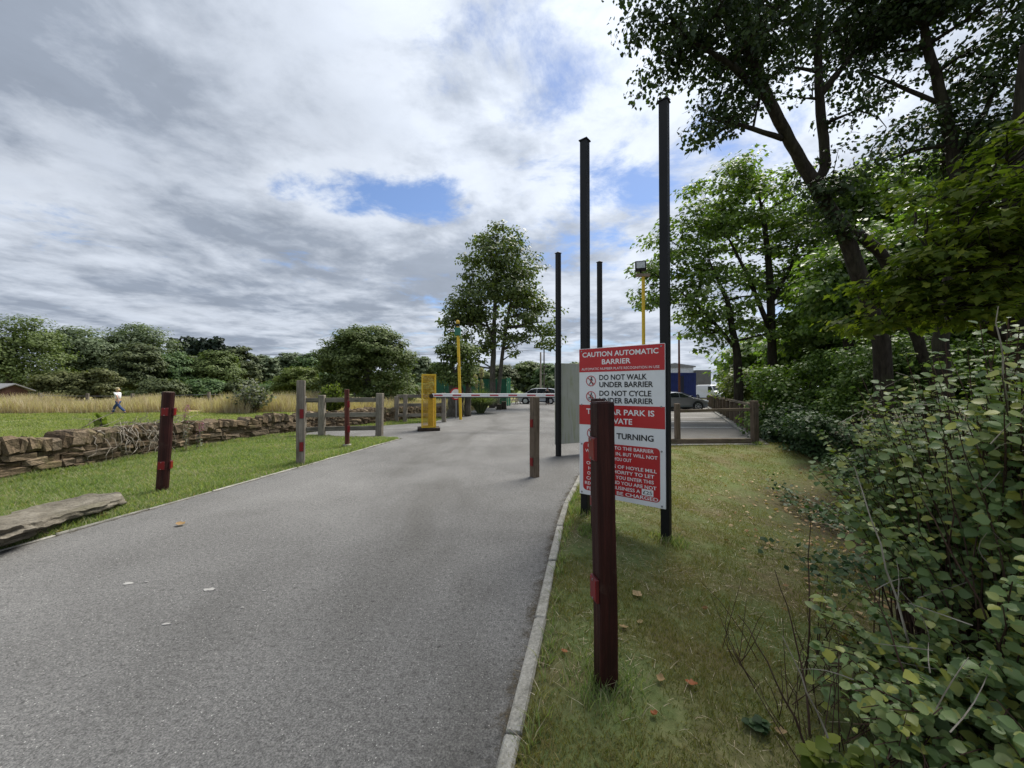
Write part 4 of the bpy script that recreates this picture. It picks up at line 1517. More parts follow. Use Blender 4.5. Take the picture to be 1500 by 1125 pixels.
def dome(px, top, wpx, d, base_z=-.15, bot=None, depth=.8, squash=1.0, seed=0):
    """ellipsoids of a broad crown standing at a distance, from its outline: lobed like a real tree"""
    rnd = random.Random(seed)
    cx = (px - 750) / F * d
    zt = EYE + (HY - top) / F * d
    rx = wpx / 2 / F * d
    zb = base_z + .4 if bot is None else bot
    H = zt - zb
    e = [((cx, d, zb + H * .50), (rx * .92, rx * .92 * depth, H * .49), 2.2)]
    for k in range(8):
        a = rnd.uniform(0, 2 * PI); q = rnd.uniform(.30, .62)
        zz = zb + H * rnd.uniform(.28, .78)
        s = rnd.uniform(.30, .46)
        env = math.sqrt(max(.1, 1 - ((zz - zb) / H * 1.6 - .75) ** 2))
        e.append(((cx + math.cos(a) * rx * q * env, d + math.sin(a) * rx * q * depth * env, zz), (rx * s, rx * s * depth, H * s * .62), 1.3))
    return e, (cx, d, base_z), H


far = [
    # px, top, width, d, leaf, label
    (-95, 470, 150, 50, 'far_olive', 'broad olive tree beyond the field at the left frame edge'),
    (12, 464, 138, 47, 'far_olive', 'large rounded olive green tree behind the brown shed at far left'),
    (118, 474, 104, 57, 'far_grey', 'grey green domed tree, first to the right of the shed tree'),
    (203, 476, 108, 62, 'far_grey', 'grey green domed tree whose top shows behind a darker one'),
    (197, 503, 74, 50, 'far_dark', 'dark green round tree directly behind the walking person'),
    (248, 518, 66, 54, 'far_green', 'mid green tree left of the dark flat topped conifers'),
    (268, 520, 50, 66, 'far_dark', 'dull dark green tree filling in below the flat topped conifers'),
    (316, 515, 74, 58, 'far_olive', 'rounded mid olive tree below the dark conifers'),
    (352, 508, 54, 70, 'far_dark', 'dark tree just right of the conifers on the skyline'),
    (388, 520, 54, 74, 'far_grey', 'small grey green skyline tree above the pale gorse bush'),
    (422, 513, 52, 78, 'far_grey', 'pale skyline tree right behind the small light green tree'),
    (458, 517, 56, 76, 'far_green', 'skyline tree left of the huge round dark tree'),
    (484, 508, 44, 84, 'far_grey', 'tall feathery grey tree peeping over the left shoulder of the round tree'),
    (438, 537, 66, 42, 'far_light', 'small light green tree behind the thick grey gatepost'),
    (612, 524, 50, 80, 'far_grey', 'greyish tree right of the huge round tree'),
    (642, 530, 46, 84, 'far_green', 'green skyline tree behind the leaning yellow pole'),
    (690, 533, 54, 88, 'far_olive', 'olive tree beyond the green sheet fence'),
    (736, 535, 52, 92, 'far_dark', 'darker distant tree behind the twin stems of the tall tree'),
    (772, 530, 56, 96, 'far_olive', 'distant olive tree left of the utility poles'),
    (806, 533, 52, 90, 'far_green', 'distant green tree just behind the utility poles'),
    (846, 531, 56, 94, 'far_olive', 'distant tree showing over the mildewed sign panel'),
    (92, 546, 78, 43, 'far_brown', 'brownish bush under the grey green trees left of the person'),
    (142, 541, 60, 44, 'far_brown', 'olive brown bush just left of the walking person'),
    (238, 556, 70, 46, 'far_dark', 'low dark bush behind the wire fence right of the person'),
    (300, 556, 66, 50, 'far_green', 'low green bush under the rounded olive tree'),
    (352, 556, 50, 52, 'far_dark', 'low dark bush under the skyline trees behind the gorse'),
    (400, 560, 60, 50, 'far_green', 'low bush left of the small light green tree'),
    (20, 562, 60, 45, 'far_brown', 'brown green bush beside the shed'),
    (586, 560, 60, 52, 'far_brown', 'low bush at the right foot of the huge round tree'),
    (630, 562, 60, 60, 'far_green', 'low bush beyond the yellow cage'),
    (-190, 480, 160, 52, 'far_green', 'green tree in the wood edge outside the left of the view'),
]
for i, (px, top, w, d, lm, lab) in enumerate(far):
    bush = top > 539
    e, b, H = dome(px, top, w, d, seed=i, bot=-.1 if bush else None)
    rx = w / 2 / F * d
    tree('bush' if bush else 'broadleaf_tree', lab, b, [([(b[0], b[1], -.3), (b[0] + .1, b[1], H * .35), (b[0], b[1], H * .75)], [.07 * H * .5, .05 * H * .5, .02 * H * .5])], e, lm, 'grey_bark',
         clumps=int(62 if bush else 105), per=110, size=max(.13, .0036 * d), clump_r=max(.5, rx * .23), seed=40 + i, limbs=8, fill=150, jit=.2, cat='bush' if bush else 'tree',
         group='bushes at the foot of the wood' if bush else 'trees along the far side of the field', shell=.8, up=.55, low=-.5)

# the huge round dark tree
e, b, H = dome(537, 476, 138, 37, seed=91, bot=.2)
e += [((b[0] - 2.7, 36.6, 4.4), (1.7, 1.7, 1.6), 1.2), ((b[0] + 2.7, 36.6, 4.3), (1.7, 1.7, 1.6), 1.2), ((b[0] + 1.2, 37, 5.9), (1.8, 1.7, 1.2), 1.2), ((b[0] - 1.0, 37, 5.9), (1.7, 1.7, 1.1), 1.2), ((b[0] - 3.2, 36.2, 1.2), (1.6, 1.5, 1.3), 1.2), ((b[0] + 3.3, 36.2, 1.2), (1.6, 1.5, 1.3), 1.2), ((b[0], 35.6, 1.3), (2.2, 1.4, 1.4), 1.2), ((b[0] - 2.6, 36.4, 2.0), (2.2, 1.8, 1.7), 1.2), ((b[0] + 2.6, 36.4, 1.9), (2.2, 1.8, 1.6), 1.2), ((b[0] + .9, 36.6, 4.7), (2.4, 2, 1.7), 1.2), ((b[0] - 1.6, 36.6, 4.2), (2.1, 2, 1.6), 1.2)]
tree('broadleaf_tree', 'huge round dark olive tree standing alone behind the rail fence', b, [([(b[0], 37, -.3), (b[0], 37, 2.5), (b[0], 37, 5)], [.5, .4, .15])], e, 'far_olive', 'grey_bark', clumps=280, per=125,
     size=.135, clump_r=.72, seed=91, limbs=10, fill=120, jit=.2, shell=.85, up=.55, low=-.6)

# dark conifers on the skyline with a ragged flat top
for i, (px, top, w, d) in enumerate(((262, 499, 28, 78), (283, 495, 28, 79), (306, 496, 30, 78), (334, 507, 30, 80))):
    cx = (px - 750) / F * d; zt = EYE + (HY - top) / F * d; rx = w / 2 / F * d
    e = [((cx, d, zt * .45), (rx, rx, zt * .45), 1), ((cx, d, zt * .72), (rx * .9, rx * .9, zt * .24), 1.4)] + [((cx + rx * q, d, zt - rx * .5), (rx * .26, rx * .3, rx * .62), 2.5) for q in (-.7, -.2, .3, .75)]
    tree('conifer', ['dark conifer at the left end of the skyline group', 'tall dark conifer second in the skyline group', 'dark conifer third in the skyline group', 'lower dark conifer at the right end of the skyline group'][i],
         (cx, d, -.2), [([(cx, d, -.3), (cx, d, zt * .9)], [.3, .06])], e, 'far_conifer', 'dark_bark', clumps=70, per=34, size=.42, clump_r=.8, seed=120 + i, limbs=4, fill=40, group='dark conifers on the skyline', shell=.7, up=.2)


def crown_from_px(spec, d0):
    return [(tuple(W(px, py, d)), (rx / F * d, rd, rz / F * d), wt) for px, py, d, rx, rz, rd, wt in spec]


# the far wood that closes the horizon: one mass nobody could count
def far_wood():
    rng = np.random.default_rng(77)
    P = []
    for k in range(520):
        u = rng.random()
        px = -420 + 1350 * u; d = rng.uniform(84, 112)
        top = 541 + 9 * vnoise(np.array([px]), np.array([0.0]), .03, 4)[0] + 4 * rng.random()
        zt = EYE + (HY - top) / F * d
        P.append(((px - 750) / F * d, d, zt * rng.uniform(.15, .85), zt))
    P = np.array(P)
    idx = np.repeat(np.arange(len(P)), 110); n = len(idx)
    d = rand_dirs(n, rng)
    pos = P[idx, :3] + d * (rng.random(n) ** .4)[:, None] * np.array([2.6, 2.0, 1.5])
    pos[:, 2] = np.clip(pos[:, 2], 0, P[idx, 3] + .3)
    v, f = leaf_arrays(pos, d + np.array([0, 0, .5]) + rng.normal(size=(n, 3)) * .3, rng.normal(size=(n, 3)), .55 + .3 * rng.random(n), T_QUAD)
    link('far_wood', np_mesh('far_wood', v, f), M['far_grey'], kind='stuff')


far_wood()


# ------------------------------------------------------------------ the tall twin stemmed tree by the road
D = 33.0
bx_ = (723 - 750) / F * D
e = crown_from_px([(730, 375, D, 44, 42, 2.6, 1), (705, 400, D, 40, 48, 2.4, 1), (765, 410, D, 38, 46, 2.4, 1), (730, 450, D, 74, 52, 3.2, 1), (680, 455, D, 34, 28, 2, 1), (788, 462, D, 34, 30, 2, 1), (668, 462, D, 26, 18, 1.6, 1), (800, 500, D, 18, 16, 1.4, .8),
                   (672, 480, D, 26, 22, 1.7, 1), (735, 500, D, 50, 24, 2.4, .7), (700, 515, D, 34, 18, 1.8, .7), (720, 345, D, 22, 16, 1.2, 1), (752, 350, D, 18, 16, 1.2, 1)], D)
tree('broadleaf_tree', 'tall open crowned tree with twin stems beside the road beyond the barrier', (bx_, D, 0),
     [([W(721, 598, D), W(722, 540, D), W(724, 470, D), W(727, 400, D), W(726, 352, D)], [.28, .24, .18, .11, .03]),
      ([W(728, 596, D + .2), W(733, 545, D + .2), W(741, 480, D + .2), W(752, 420, D), W(758, 370, D)], [.19, .17, .13, .08, .02]),
      ([W(723, 500, D), W(706, 455, D), W(690, 400, D)], [.13, .09, .03])],
     e, 'tall_tree_leaf', 'grey_bark', clumps=430, per=38, size=.26, clump_r=.62, tmpl=T_DIAMOND, seed=300, limbs=150, fine_limbs=False, shell=.3, up=.5)

# pollarded trunk wrapped in ivy beside the yellow pole
D = 22.6
cx = (667 - 750) / F * D
e = crown_from_px([(660, 520, D, 19, 17, .7, 1), (680, 512, D, 17, 16, .7, 1), (652, 545, D, 16, 14, .6, 1), (672, 556, D - .3, 20, 12, .6, 1), (690, 540, D, 12, 16, .6, .8), (664, 500, D, 12, 8, .5, .8)], D)
tree('pollard_tree', 'stout pollarded trunk with leafy shoots behind the leaning yellow pole', (cx, D, 0),
     [([(cx - .05, D, -.2), (cx, D, .5), (cx + .05, D, 1.5), (cx - .05, D, 2.6)], [.55, .46, .44, .30]), ([(cx + .7, D + .1, -.1), (cx + .75, D, 1.2), (cx + .8, D, 2.7)], [.20, .18, .12]),
      ([(cx, D, 2.2), (cx - .3, D, 3.3)], [.2, .06]), ([(cx, D, 2.2), (cx + .35, D, 3.5)], [.2, .06])],
     e, 'far_olive', 'grey_bark', clumps=90, per=46, size=.16, clump_r=.34, tmpl=T_DIAMOND, seed=310, limbs=30, shell=.4)

# ------------------------------------------------------------------ the wood on the right
# light sycamore standing beyond the car park fence
D = 21.0
e = crown_from_px([(1060, 320, D, 78, 66, 2.2, 1), (1010, 360, D, 68, 56, 2, 1), (1110, 300, D, 84, 56, 2.4, 1), (1130, 390, D + .5, 84, 80, 2.4, 1), (985, 420, D - .5, 56, 40, 1.8, 1),
                   (1040, 440, D - 1, 72, 52, 2, 1), (955, 395, D - .8, 34, 22, 1.2, 1), (950, 445, D - .8, 30, 14, 1, .8), (1020, 490, D - 1, 50, 26, 1.6, .7), (1120, 480, D, 60, 40, 2, .8),
                   (1075, 262, D, 50, 34, 1.6, 1), (1180, 350, D + 1, 60, 60, 2, 1)], D)
sx = (1128 - 750) / F * D
tree('sycamore_tree', 'light green sycamore spreading over the car park fence behind the warning sign', (sx, D, -1.2),
     [([W(1132, 640, D), W(1131, 500, D), W(1129, 400, D), W(1122, 330, D), W(1112, 270, D)], [.26, .22, .17, .12, .03]),
      ([W(1128, 480, D), W(1095, 400, D), W(1060, 330, D)], [.14, .10, .03]),
      ([W(1082, 610, D - 1), W(1080, 520, D - 1), W(1066, 440, D - 1), W(1040, 380, D - 1)], [.24, .20, .12, .03]),
      ([W(1078, 510, D - 1), W(1036, 460, D - 1.2), W(990, 420, D - 1.2)], [.11, .08, .02]),
      ([W(1128, 450, D), W(1160, 390, D), W(1180, 330, D)], [.11, .08, .02])],
     e, 'sycamore_leaf', 'dark_bark', clumps=400, per=44, size=.19, clump_r=.62, tmpl=T_MAPLE, seed=320, limbs=110, fine_limbs=True, shell=.3, up=.75, flat_=.45)

# big dark alder leaning out over the verge
e = crown_from_px([(1060, 70, 7.8, 88, 66, 1.4, 1), (985, 70, 7.4, 52, 44, 1.0, 1), (1010, 20, 7.4, 80, 40, 1.2, 1), (1130, 40, 8.2, 80, 46, 1.4, .8), (1230, 40, 8.6, 80, 50, 1.5, .8), (1090, 150, 8, 46, 36, 1.0, .9),
                   (1060, 190, 8, 40, 26, .8, .8), (1175, 120, 8.4, 40, 34, 1, .3), (1250, 130, 8.8, 50, 36, 1.1, .3), (945, 30, 7.2, 26, 34, .6, 1), (1310, 30, 8.8, 60, 40, 1.2, .7), (1250, 195, 9, 60, 26, 1.2, .22),
                   (1200, 260, 8.8, 40, 40, .9, .5), (1210, 300, 8.6, 46, 40, .8, .7), (1230, 330, 8.7, 34, 18, .7, .9), (1010, 215, 7.8, 26, 22, .6, .7)], 8)
e += [((4.2, 7.4, 11.4), (2.6, 2.2, 1.6), 1), ((7.2, 8.8, 12.2), (3.0, 2.5, 2.0), 1)]
ax = (1294 - 750) / F * 9.2
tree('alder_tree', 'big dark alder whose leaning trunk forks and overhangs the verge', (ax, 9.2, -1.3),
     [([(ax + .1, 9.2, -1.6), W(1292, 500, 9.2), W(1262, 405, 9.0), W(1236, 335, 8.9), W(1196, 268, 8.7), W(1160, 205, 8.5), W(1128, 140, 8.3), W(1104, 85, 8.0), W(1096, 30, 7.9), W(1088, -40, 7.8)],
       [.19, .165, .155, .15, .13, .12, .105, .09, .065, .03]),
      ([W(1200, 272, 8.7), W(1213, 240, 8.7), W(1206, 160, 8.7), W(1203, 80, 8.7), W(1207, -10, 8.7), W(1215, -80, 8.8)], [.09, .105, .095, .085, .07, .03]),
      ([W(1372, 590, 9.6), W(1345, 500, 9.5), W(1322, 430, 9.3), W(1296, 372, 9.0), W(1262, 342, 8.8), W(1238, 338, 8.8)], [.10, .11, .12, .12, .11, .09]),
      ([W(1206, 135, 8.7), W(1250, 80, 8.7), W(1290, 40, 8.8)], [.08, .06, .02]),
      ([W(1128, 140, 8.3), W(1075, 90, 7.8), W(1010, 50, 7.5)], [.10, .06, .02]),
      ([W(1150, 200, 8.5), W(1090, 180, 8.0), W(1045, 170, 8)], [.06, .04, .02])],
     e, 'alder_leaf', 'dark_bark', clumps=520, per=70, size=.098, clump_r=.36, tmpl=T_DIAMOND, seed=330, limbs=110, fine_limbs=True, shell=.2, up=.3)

# second dark tree: straight trunk near the right edge
e = crown_from_px([(1370, 20, 8, 70, 50, 1.2, 1), (1300, -10, 8.4, 70, 40, 1.2, .8), (1440, 110, 8, 50, 60, 1, .7), (1330, 120, 8.6, 44, 36, 1, .2), (1400, -60, 8, 120, 50, 1.8, 1), (1330, 215, 8.8, 60, 36, 1, .25),
                   (1450, 210, 8, 50, 60, 1.1, .9), (1480, 60, 7.5, 40, 60, .9, .6)], 8)
tx = (1400 - 750) / F * 8.2
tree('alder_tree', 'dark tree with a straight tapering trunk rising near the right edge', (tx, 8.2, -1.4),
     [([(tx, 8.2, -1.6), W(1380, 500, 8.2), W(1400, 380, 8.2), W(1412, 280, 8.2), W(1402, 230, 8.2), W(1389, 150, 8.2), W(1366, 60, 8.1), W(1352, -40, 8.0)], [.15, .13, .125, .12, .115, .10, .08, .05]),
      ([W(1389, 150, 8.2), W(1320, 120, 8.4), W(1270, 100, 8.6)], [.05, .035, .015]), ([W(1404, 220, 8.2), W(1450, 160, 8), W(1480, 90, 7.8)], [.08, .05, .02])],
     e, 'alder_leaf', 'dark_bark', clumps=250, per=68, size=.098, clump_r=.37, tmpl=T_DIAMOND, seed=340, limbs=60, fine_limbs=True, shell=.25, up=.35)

# maple boughs close by on the right
e = crown_from_px([(1460, 330, 4.8, 90, 60, .8, 1), (1400, 380, 5, 80, 40, .8, 1), (1340, 425, 5.2, 70, 26, .6, 1), (1485, 215, 4.8, 46, 50, .6, .7), (1450, 440, 5, 90, 40, .9, .8), (1290, 470, 5.6, 44, 20, .5, .8),
                   (1600, 300, 4.6, 80, 120, 1, .5), (1390, 290, 5.2, 46, 24, .5, .6)], 4.8)
mx_ = (1492 - 750) / F * 5.6
tree('maple_tree', 'near maple with low layered boughs of bright leaves at the right edge', (mx_, 5.6, -1.2),
     [([(mx_, 5.6, -1.4), W(1488, 520, 5.6), W(1484, 400, 5.6), W(1490, 250, 5.5), W(1510, 60, 5.4)], [.14, .13, .11, .09, .04]),
      ([W(1487, 500, 5.6), W(1400, 455, 5.4), W(1320, 455, 5.3)], [.07, .05, .015]), ([W(1486, 420, 5.6), W(1420, 385, 5.1), W(1350, 410, 5.1)], [.07, .045, .015]),
      ([W(1484, 345, 5.6), W(1420, 300, 5.2), W(1380, 285, 5.1)], [.06, .04, .015])],
     e, 'maple_leaf', 'dark_bark', clumps=165, per=38, size=.10, clump_r=.30, tmpl=T_MAPLE, seed=350, limbs=70, fine_limbs=True, shell=.2, up=1.0, flat_=.34, large=300)

# further trees that close the wood
for i, (px, py, d, rx, rz, lab, lm) in enumerate((
        (1240, 420, 13.5, 70, 90, 'slender green tree behind the leaning alder trunk', 'wood_leaf'),
        (1345, 400, 12.8, 80, 120, 'leafy wood tree behind the fork between the two dark trunks', 'wood_leaf'),
        (1450, 400, 12, 80, 150, 'leafy wood tree deep behind the maple boughs', 'wood_leaf'),
        (1285, 290, 19, 80, 70, 'pale wood tree high behind the alder fork', 'sycamore_leaf'),
        (1200, 470, 21, 60, 70, 'wood tree behind the right side of the sycamore', 'sycamore_leaf'),
        (1390, 300, 22, 110, 120, 'distant wood tree seen through gaps beside the straight trunk', 'wood_leaf'),
        (1560, 330, 15, 90, 200, 'wood tree just outside the right of the view', 'wood_leaf'))):
    rnd = random.Random(500 + i)
    sp = [(px, py, d, rx * .8, rz * .8, 2.0, 1)] + [(px + rnd.uniform(-.7, .7) * rx, py + rnd.uniform(-.7, .8) * rz, d + rnd.uniform(-1, 1), rx * .45, rz * .38, 1.3, 1.2) for _ in range(6)]
    c = W(px, py, d)
    tree('wood_tree', lab, (c.x, d, -1.4), [([(c.x + .3, d, -1.7), W(px + 6, 520, d), W(px - 4, py + 20, d), W(px, py - rz * .8, d)], [.20, .16, .11, .03]), ([W(px - 2, py + 60, d), W(px - rx * .5, py, d)], [.08, .02])],
         crown_from_px(sp, d), lm, 'dark_bark', clumps=150, per=58, size=.013 * d, clump_r=.036 * d, tmpl=T_DIAMOND, seed=500 + i, limbs=40, shell=.2, up=.6, group='trees inside the wood on the right')


# the floor of the wood is closed by low leafy growth further back
for i, (px, py, d, rx, rz, lm, lab) in enumerate((
        (1180, 520, 24, 60, 60, 'wood_leaf', 'low leafy tree far back in the wood beside the sycamore trunk'),
        (1255, 500, 20, 70, 70, 'wood_leaf', 'low leafy tree far back behind the leaning alder'),
        (1340, 490, 19, 80, 80, 'wood_leaf', 'low leafy tree far back between the two alders'),
        (1430, 480, 17, 90, 90, 'wood_leaf', 'low leafy tree far back right of the straight alder'),
        (1530, 470, 15, 100, 110, 'wood_leaf', 'low leafy tree at the far right behind the maple'),
        (1300, 545, 15, 80, 50, 'wood_leaf', 'hazel thicket behind the foot of the leaning alder'),
        (1420, 540, 13.5, 90, 60, 'wood_leaf', 'hazel thicket behind the foot of the straight alder'),
        (1520, 530, 12, 90, 80, 'wood_leaf', 'hazel thicket behind the maple trunk'),
        (1120, 520, 30, 60, 50, 'sycamore_leaf', 'pale low tree behind the trunks of the sycamore'),
        (1112, 545, 34, 40, 36, 'wood_leaf', 'low tree beyond the far end of the car park fence'))):
    rnd = random.Random(900 + i)
    sp = [(px, py, d, rx * .85, rz * .85, 1.6, 1)] + [(px + rnd.uniform(-.8, .8) * rx, py + rnd.uniform(-.8, .8) * rz, d + rnd.uniform(-1, .6), rx * .42, rz * .36, 1.1, 1.2) for _ in range(6)]
    c = W(px, py, d)
    tree('thicket_tree', lab, (c.x, d, -1.5), [([(c.x, d, -1.7), (c.x + .1, d, .2), W(px, py, d)], [.09, .07, .02])], crown_from_px(sp, d), lm, 'dark_bark', clumps=120, per=56, size=.0115 * d, clump_r=.036 * d,
         tmpl=T_DIAMOND, seed=900 + i, limbs=20, shell=.2, up=.6, group='low trees closing the wood')


# understorey shrubs
for i, (px, py, d, rx, rz, lm, lab) in enumerate((
        (1104, 566, 22, 40, 24, 'yellow_leaf_shrub', 'yellow green shrub just behind the corner of the car park fence'),
        (1135, 590, 13.8, 46, 54, 'wood_leaf', 'dark green shrub right of the car park corner post'),
        (1190, 560, 13, 60, 60, 'wood_leaf', 'tall leafy shrub behind the verge, left of the leaning trunk'),
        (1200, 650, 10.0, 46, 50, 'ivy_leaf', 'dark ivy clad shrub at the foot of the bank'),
        (1265, 560, 11, 60, 70, 'wood_leaf', 'leafy shrub around the foot of the leaning alder'),
        (1150, 640, 11.8, 36, 40, 'ivy_leaf', 'low dark shrub below the car park corner'),
        (1350, 540, 10.5, 70, 80, 'wood_leaf', 'shadowy shrub between the two dark trunks'),
        (1460, 530, 9.5, 80, 100, 'wood_leaf', 'shadowy shrub behind the near bush at the right edge'),
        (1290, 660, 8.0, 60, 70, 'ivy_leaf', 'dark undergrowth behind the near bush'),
        (1096, 568, 26, 26, 20, 'wood_leaf', 'green shrub beside the far end of the car park fence'),
        (1590, 560, 8, 100, 120, 'wood_leaf', 'shrub just outside the right of the view'))):
    rnd = random.Random(700 + i)
    sp = [(px, py, d, rx * .8, rz * .85, 1.0, 1)] + [(px + rnd.uniform(-.7, .7) * rx, py + rnd.uniform(-.75, .6) * rz, d + rnd.uniform(-.6, .4), rx * .42, rz * .36, .7, 1.2) for _ in range(6)]
    c = W(px, py, d); zb = g1(c.x, d)
    st = [([(c.x + rnd.uniform(-.3, .3), d + rnd.uniform(-.3, .3), zb - .1), (c.x + rnd.uniform(-.3, .3), d, (c.z + zb) / 2), (c.x + rnd.uniform(-.7, .7), d + rnd.uniform(-.3, .3), c.z + .3)], [.04, .03, .01]) for _ in range(4)]
    tree('shrub', lab, (c.x, d, zb), st, crown_from_px(sp, d), lm, 'dark_bark', clumps=100, per=52, size=.0085 * d, clump_r=.028 * d, tmpl=T_DIAMOND, seed=700 + i, limbs=24, shell=.3, up=.7, cat='shrub',
         group='understorey shrubs of the wood')


# ------------------------------------------------------------------ the near bush
def near_bush():
    rng = np.random.default_rng(21); rnd = random.Random(21)
    org = Vector((2.6, 1.9, g1(2.6, 1.9)))
    th = thing('snowberry_bush', 'dense near bush with rounded grey green leaves filling the lower right corner', 'bush', org)
    blobs = [((2.75, 2.25, .95), (.86, .70, 1.02)), ((3.3, 2.0, 1.08), (1.0, .9, 1.05)), ((2.75, 2.75, .80), (.60, .6, .85)), ((3.2, 2.2, 1.45), (.9, .6, .72)), ((2.65, 1.95, 1.30), (.55, .5, .62)), ((2.35, 1.65, .25), (.62, .55, .85)), ((3.6, 3.0, 1.0), (1.1, .9, .95)),
             ((2.9, 1.45, .45), (.7, .5, .95)), ((1.95, 2.1, .05), (.40, .45, .55)), ((1.75, 1.65, .05), (.42, .4, .5)), ((2.1, 1.4, .1), (.5, .4, .6)), ((3.0, 2.9, 1.0), (.8, .7, .85))]
    stems = []
    LP, LN, LT, LS = [], [], [], []
    tw = MB()
    for k in range(1600):
        c, r = rnd.choice(blobs)
        d = rand_dirs(1, rng)[0]
        if d[2] < -.55: d[2] = -d[2] * .4
        if rnd.random() < .65 and d[1] > 0: d[1] = -d[1]
        rr = rnd.uniform(.55, 1.02)
        tipP = Vector(np.array(c) + d * rr * np.array(r))
        gzv = g1(tipP.x, tipP.y)
        if tipP.z < gzv + .12: tipP.z = gzv + rnd.uniform(.12, .5)
        if tipP.y < .95 or (tipP.x < .30 + .62 * tipP.y + .20 * max(0, tipP.z)): continue
        root = Vector((tipP.x * .35 + 2.75 * .65 + rnd.uniform(-.25, .25), tipP.y * .35 + 2.1 * .65 + rnd.uniform(-.25, .25), 0)); root.z = g1(root.x, root.y) - .05
        outd = (tipP - Vector(c)).normalized()
        pts = []
        for i in range(8):
            t = i / 7
            p = root.lerp(tipP, t) + Vector((0, 0, 1)) * math.sin(PI * t) * .16 - outd * math.sin(PI * t) * .10
            p += Vector((rnd.uniform(-1, 1), rnd.uniform(-1, 1), rnd.uniform(-1, 1))) * .016
            pts.append(p)
        tw.tube([p - org for p in pts], [.0055 - .0005 * i for i in range(8)], 4, False)
        # leaves in pairs along the outer part of the stem
        L = sum((b - a).length for a, b in zip(pts[:-1], pts[1:]))
        nl = rnd.randint(12, 19)
        bare = tipP.z - gzv < .45 and tipP.x < 2.2
        for j in range(nl):
            if bare and rnd.random() < .40: continue
            t = 1 - .62 * (j / nl) ** 1.1
            f = t * 7; i = min(6, int(f)); p = pts[i].lerp(pts[i + 1], f - i)
            ax = (pts[i + 1] - pts[i]).normalized()
            side = ax.cross(Vector((rnd.uniform(-.4, .4), rnd.uniform(-.4, .4), 1))).normalized()
            for sgn in ((1, -1) if rnd.random() < .8 else (1,)):
                dr = (side * sgn + ax * .55 + Vector((rnd.uniform(-.35, .35), rnd.uniform(-.35, .35), rnd.uniform(-.45, .15)))).normalized()
                q = p + dr * .010
                LP.append(q); LT.append(dr)
                nn = Vector((rnd.gauss(0, .55), rnd.gauss(0, .5) - .30, 1.0)) + outd * .55
                LN.append(nn); LS.append(.052 * (.38 + .85 * rnd.random() ** 1.4))
    LP, LN, LT, LS = (np.array([tuple(q) for q in LP]), np.array([tuple(q) for q in LN]), np.array([tuple(q) for q in LT]), np.array(LS))
    tw.obj('stem', M['twig_bark'], th, kind='stuff')
    # pale bare canes that cross the bush, thick enough to tell apart
    canes = [((1.62, 1.55, -.05), (1.72, 1.62, .35), (1.60, 1.75, .75)), ((1.45, 1.9, -.1), (1.52, 2.0, .28), (1.42, 2.1, .62)), ((1.75, 2.3, -.2), (1.80, 2.35, .3), (1.86, 2.4, .82)),
             ((2.2, 1.45, .0), (2.35, 1.5, .45), (2.5, 1.55, 1.0)), ((1.95, 1.5, .0), (2.2, 1.55, .55), (2.5, 1.65, .9)), ((1.40, 1.62, -.08), (1.32, 1.66, .22), (1.20, 1.72, .50)),
             ((1.36, 1.75, -.08), (1.25, 1.85, .25), (1.15, 1.95, .46)), ((2.3, 1.7, .1), (2.0, 1.68, .75), (1.82, 1.72, 1.12)), ((2.1, 1.35, -.05), (1.9, 1.32, .3), (1.68, 1.35, .52)),
             ((2.9, 1.7, 1.1), (2.55, 1.75, 1.35), (2.2, 1.9, 1.38)), ((2.0, 1.9, .2), (1.85, 1.9, .7), (1.78, 2.0, 1.2)), ((2.6, 2.0, 1.2), (2.5, 1.95, 1.7), (2.46, 1.95, 2.02))]
    for a, b, c in canes:
        a, b, c = Vector(a), Vector(b), Vector(c)
        pts = [a * (1 - t) ** 2 + b * 2 * t * (1 - t) + c * t * t + Vector((rnd.uniform(-1, 1), rnd.uniform(-1, 1), 0)) * .008 for t in [i / 8 for i in range(9)]]
        m = MB(); m.tube([p - org for p in pts], [.0060 - .0005 * i for i in range(9)], 5)
        m.obj('cane', M['pale_vine'] if rnd.random() < .4 else M['twig_bark'], th)
    pt = MB()
    for k in range(170):
        c, r = rnd.choice(blobs)
        d = rand_dirs(1, rng)[0]; d[1] = -abs(d[1])
        a = Vector(np.array(c) + d * np.array(r) * rnd.uniform(.8, 1.0))
        if a.x < 1.25 + .2 * max(0, a.z) or a.z < g1(a.x, a.y): continue
        b = a + Vector((rnd.uniform(-.5, .6), rnd.uniform(-.3, .2), rnd.uniform(-.15, .55))) * .55
        pt.tube([q - org for q in curve_pts(a, b, .10, 5, rnd)], [.0026, .0024, .002, .0016, .001], 3, False)
    pt.obj('dry_twig', M['pale_vine'], th, kind='stuff')
    # many thin brown bare twigs low on the left side
    bt = MB()
    for k in range(170):
        x = rnd.uniform(1.3, 2.3); y = rnd.uniform(1.15, 2.5)
        if x < 1.02 + .12 * (y - 1.0): continue
        a = Vector((x, y, g1(x, y) - .02))
        l = rnd.uniform(.12, .55)
        b = a + Vector((rnd.uniform(-.7, .5), rnd.uniform(-.6, .5), .9)).normalized() * l
        bt.tube([q - org for q in curve_pts(a, b, .12, 4, rnd)], [.0030, .0026, .002, .001], 3, False)
    bt.obj('bare_twig', M['twig_bark'], th, kind='stuff')
    idx = split_large(LP, LS, 300)
    leaf_objects(idx, LP, LN, LT, LS, T_OVATE, M['bush_leaf'], th, org)
    keep = np.ones(len(LP), bool); keep[idx] = False
    v, f = leaf_arrays(LP[keep] - np.array(org), LN[keep], LT[keep], LS[keep], T_OVATE)
    link('foliage', np_mesh('foliage', v, f), M['bush_leaf'], th, kind='stuff')
    print('bush leaves', len(LP))


near_bush()


